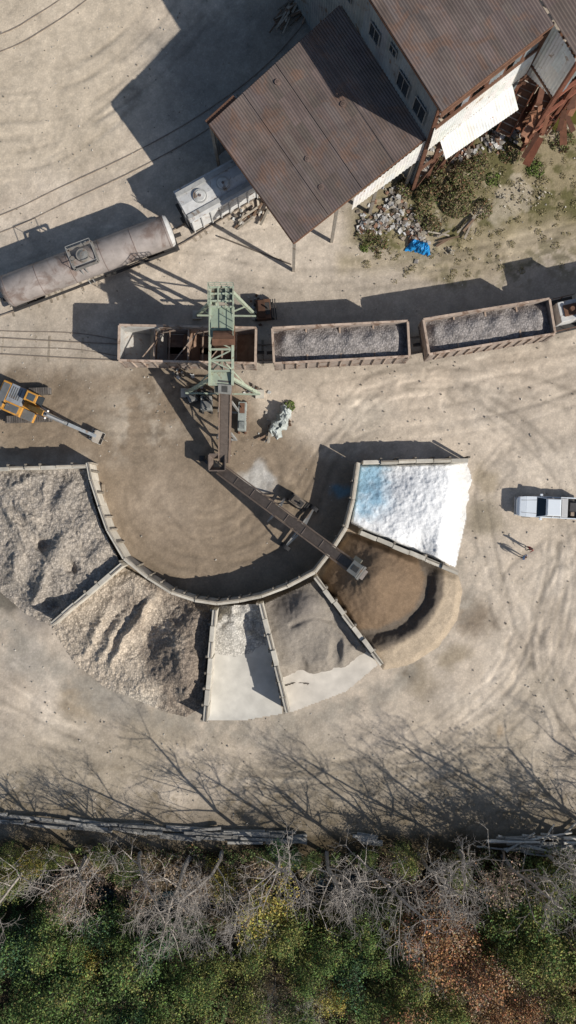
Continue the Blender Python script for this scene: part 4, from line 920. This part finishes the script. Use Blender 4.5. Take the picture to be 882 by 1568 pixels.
GREEN=(.105,.16,.050);OLIVE=(.185,.195,.062);RUST=(.32,.17,.085);YEL=(.36,.30,.08);DKG=(.062,.118,.058);TAN=(.33,.25,.17)
protos={}
protos['bare']=[make_tree('bare%d'%i,12,4,None,0,50+i,(.42,.385,.35),kids=(5,4,4,3)) for i in range(3)]
protos['tallbare']=[make_tree('tbare%d'%i,14,4,None,0,150+i,(.38,.34,.30),kids=(6,4,3,3),spread=.24,first=1,rmul=1.25) for i in range(3)]
protos['barebrown']=[make_tree('bareb%d'%i,10,4,TAN,900,60+i,(.27,.205,.16),.10,kids=(5,4,3,3)) for i in range(3)]
for nm_,cl,c2_ in (('green',GREEN,OLIVE),('olive',OLIVE,GREEN),('rust',RUST,TAN),('yellow',YEL,OLIVE),('dkgreen',DKG,GREEN)):
    protos[nm_]=[make_tree(nm_+'%d'%i,8,3,cl,4600,70+i+len(nm_)*3,(.17,.14,.11),.12,kids=(7,5,3),crown=.38,spread=.30,lc2=c2_) for i in range(2)]
names={'bare':'bare_tree','tallbare':'bare_tree','barebrown':'bare_tree','green':'green_tree','olive':'olive_green_tree','rust':'autumn_rust_tree','yellow':'autumn_yellow_tree','dkgreen':'green_tree'}
H0={'bare':12,'barebrown':10,'tallbare':14}
def putree(kind,x,y,h,sx):
    v0=784-y*S; z0=gz(441,v0)-.1
    me=random.choice(protos[kind]); o=bpy.data.objects.new(names[kind],me); scene.collection.objects.link(o)
    s=h/H0.get(kind,8); o.location=(x,y,z0); o.scale=(s*sx,s*sx,s); o.rotation_euler=(random.uniform(-.06,.06),random.uniform(-.06,.06),random.random()*6.28)
def place(kind,tu,tv,h,sx=1.0):
    zc_=h*.75-2.2; p=G(tu,tv,zc_); putree(kind,p.x,p.y,h,sx)
# tall bare trees along the top of the bank: they throw the long branch shadows over the yard
for (a,b,h) in ((135,1312,13),(215,1306,12),(290,1316,14),(340,1304,13),(425,1310,14.5),(500,1306,13),(560,1314,14),(640,1308,14),(700,1302,13.5),(770,1312,14.5),(835,1304,14),(900,1308,15),(955,1302,14),(1010,1310,15),(1070,1302,14),(1130,1310,15),(60,1308,12)):
    p=G(a,b,0); putree('tallbare',p.x,p.y,h,random.uniform(.8,1.0))
for (k_,a,b,h) in (('barebrown',135,1350,8),('bare',290,1395,10),('bare',360,1425,10),('bare',550,1370,10),('barebrown',225,1335,6),('barebrown',385,1350,6),('barebrown',650,1365,8),('barebrown',600,1350,6),('barebrown',330,1350,6),('barebrown',120,1330,6),('bare',660,1480,7),('barebrown',1000,1340,11),('barebrown',930,1335,11),('barebrown',790,1335,9)):
    place(k_,a,b,h,.9)
for i in range(9): place('barebrown',random.uniform(370,860),random.uniform(1430,1570),random.uniform(4,6.5))
for (a,b) in ((420,1535),(470,1560),(400,1575),(300,1440)): place('bare',a,b,random.uniform(5,7))
L=[('green',60,1470,8),('dkgreen',20,1430,7),('green',110,1520,8),('dkgreen',150,1440,7),('green',200,1500,8),('dkgreen',260,1470,7),('green',40,1545,8),('green',240,1560,7),('dkgreen',170,1560,7),('green',300,1530,6),('yellow',130,1475,5),('olive',330,1490,6),('green',190,1430,6),('green',110,1440,6),('dkgreen',80,1500,6),('green',290,1500,6),
('yellow',415,1400,8),('olive',430,1440,6),('olive',390,1460,6),('olive',440,1420,7),('yellow',60,1310,4),('olive',30,1300,4),('yellow',10,1325,4),('olive',95,1300,3),('yellow',340,1355,5),('green',200,1320,4),('olive',20,1340,5),('olive',160,1300,3),
('green',500,1460,6),('green',470,1500,6),('dkgreen',540,1490,6),('green',590,1470,6),('rust',650,1430,8),('rust',690,1470,8),('rust',740,1500,8),('olive',640,1500,6),('olive',760,1460,7),('rust',700,1420,7),('yellow',620,1420,5),('olive',590,1390,6),('green',560,1430,6),('olive',610,1540,6),
('green',800,1400,9),('olive',840,1440,9),('olive',790,1460,8),('olive',860,1380,9),('olive',830,1350,7),('green',880,1470,7),('green',770,1400,7),('olive',860,1530,7),('rust',810,1545,6),('olive',700,1550,6),('green',460,1555,6),('olive',380,1550,6),('green',560,1550,6),('dkgreen',420,1300,3),('green',480,1310,3),('green',560,1300,3),('dkgreen',450,1305,3),('olive',620,1310,4),('olive',700,1330,5),
('olive',660,1560,6),('green',90,1400,6),('dkgreen',20,1500,7),('yellow',510,1525,5),('rust',760,1550,6),('olive',310,1590,7),('green',110,1590,8),('rust',620,1600,7),('olive',860,1600,7),('green',-40,1500,8),('rust',930,1480,9),('green',960,1420,10),('olive',1020,1500,9),('olive',890,1340,7)]
for k_,a,b,h in L: place(k_,a,b,h,random.uniform(.75,1.0))
def zonecol(U,V,rg):
    zs_=[((.095,.145,.05),80,1480,150,90),((.085,.135,.05),230,1510,120,80),((.13,.16,.055),30,1315,80,30),((.10,.135,.05),480,1300,120,20),((.14,.165,.055),820,1400,90,60),((.27,.15,.075),700,1450,90,70),((.28,.215,.15),330,1370,110,40),((.24,.19,.12),600,1350,110,40),((.19,.185,.065),430,1470,80,70),((.22,.20,.12),450,1545,100,40),((.15,.175,.065),560,1500,80,60),((.22,.16,.08),850,1540,90,40),((.22,.165,.115),140,1345,60,25)]
    W=[];
    for c,a,b,r1,r2 in zs_: W.append(np.exp(-((U-a)/r1)**2-((V-b)/r2)**2)+.02)
    W=np.array(W)**1.5
    cl=(vnoise(U/9,V/9,901)*997%1+vnoise(U/23,V/23,902))*.5%1
    cs=np.cumsum(W/W.sum(0),0); ix=(cs<cl[None]).sum(0).clip(0,len(zs_)-1); return np.array([z[0] for z in zs_])[ix]
def mass(name,N,ufn,hmax,seed,size):
    rg=np.random.default_rng(seed); U,V=ufn(rg,N)
    d=fbm(U,V,16,4,seed,.6); k=rg.random(N)<ss((d-.36)*5)*ss((V-1282-22*vnoise(U/14,V*0,77))/10); U=U[k];V=V[k];d=d[k]; n=len(U)
    hh=hmax*ss((d-.4)*3.5)*(.4+.6*vnoise(U/7,V/7,seed+3)); z=creek(U,V)+hh*rg.random(n)**.5+.05
    C=np.stack([(U-441)/S,(784-V)/S,z],-1); Vv,F=leaves(C,rg.uniform(.5,1.3,n)*size,rg)
    col=zonecol(U,V,rg)*rg.uniform(.5,1.5,(n,1))*(.55+1.0*vnoise(U/12,V/12,seed+9))[:,None]
    mesh_obj(name,Vv,F,np.clip(col,.01,1).repeat(4,0),[M_leaf])
mass('undergrowth_shrubs',270000,lambda rg,N:(rg.uniform(-120,1000,N),1280+(rg.random(N)**.9)*360),2.6,950,.108)
def mass2(name,blobs,N,cols,seed,size):
    rg=np.random.default_rng(seed); Cs=[];K=[]
    for (a,b,r,h) in blobs:
        m=int(N*r*r/900); q=np.sqrt(rg.random(m))*r; t=rg.random(m)*6.283; U=a+q*np.cos(t); V=b+q*np.sin(t)
        hh=h*np.clip(1-(q/r)**2,0,1)*(.35+.9*fbm(U,V,8,3,seed)); z=hh*rg.random(m)**.4+.03
        k=rg.random(m)<ss((fbm(U,V,7,3,seed+4)-.3)*4); Cs.append(np.stack([(U-441)/S,(784-V)/S,z],-1)[k])
        ix=rg.integers(0,len(cols),m); K.append((np.array(cols)[ix]*rg.uniform(.6,1.4,(m,1)))[k])
    C=np.vstack(Cs);K=np.vstack(K); V_,F=leaves(C,rg.uniform(.5,1.2,len(C))*size,rg); mesh_obj(name,V_,F,K.repeat(4,0),[M_leaf])
mass2('brush_thicket',[(680,285,34,2),(655,300,22,1.6),(712,270,28,1.8),(700,305,30,1.8),(730,250,18,1),(645,330,16,1),(620,290,16,1),(740,320,16,1),(560,365,18,.6),(580,375,14,.5),(780,235,18,.7),(860,215,20,.6),(660,345,16,.8),(670,255,16,1)],2600,[(.12,.14,.05),(.17,.10,.055),(.22,.17,.10),(.09,.12,.04),(.2,.16,.1)],5,.10)
mass2('green_weeds',[(443,622,9,.6),(440,628,6,.5),(755,275,12,.4),(820,260,14,.4),(560,378,9,.3),(876,140,14,.6)],3000,[(.10,.15,.035),(.14,.18,.05)],6,.09)
rgw=np.random.default_rng(99)
blobs=[(rgw.uniform(560,900),rgw.uniform(190,445),rgw.uniform(2,7),.15) for i in range(480)]; blobs=[b for b in blobs if b[1]<440-(b[0]-560)*.1 and b[1]>420-(b[0]-480)*.8 and rgw.random()<(.9 if b[1]<370 else .35)]
mass2('dry_grass_tufts',blobs,2200,[(.24,.20,.10),(.17,.16,.07),(.32,.27,.17)],7,.06)
# ------------------------------------------------------------------ light, sky, camera
el=math.radians(35); dirv=Vector((.866,-.5,0)); 
sun=bpy.data.lights.new('sun','SUN'); sun.energy=4.8; sun.angle=math.radians(.5); sun.color=(1,.945,.86)
so=bpy.data.objects.new('sun',sun); scene.collection.objects.link(so)
sv=Vector((dirv.x*math.cos(el),dirv.y*math.cos(el),math.sin(el))); so.rotation_euler=sv.to_track_quat('Z','Y').to_euler(); so.location=(40,-30,60)
wd=bpy.data.worlds.new('World'); scene.world=wd; wd.use_nodes=True; nt=wd.node_tree
sky=nt.nodes.new('ShaderNodeTexSky'); sky.sky_type='NISHITA'; sky.sun_disc=False; sky.sun_elevation=el; sky.sun_rotation=math.atan2(dirv.x,dirv.y)
nt.links.new(sky.outputs[0],nt.nodes['Background'].inputs[0]); nt.nodes['Background'].inputs[1].default_value=.08
cam=bpy.data.cameras.new('camera'); co=bpy.data.objects.new('camera',cam); scene.collection.objects.link(co); scene.camera=co
co.location=(0,0,H); co.rotation_euler=(0,0,0); cam.clip_end=2500; cam.clip_start=.5
cam.sensor_fit='VERTICAL'; cam.sensor_height=24; cam.lens=12/math.tan(math.atan(1568/S/2/H))
scene.view_settings.view_transform='Standard'; scene.view_settings.look='None'; scene.view_settings.exposure=0
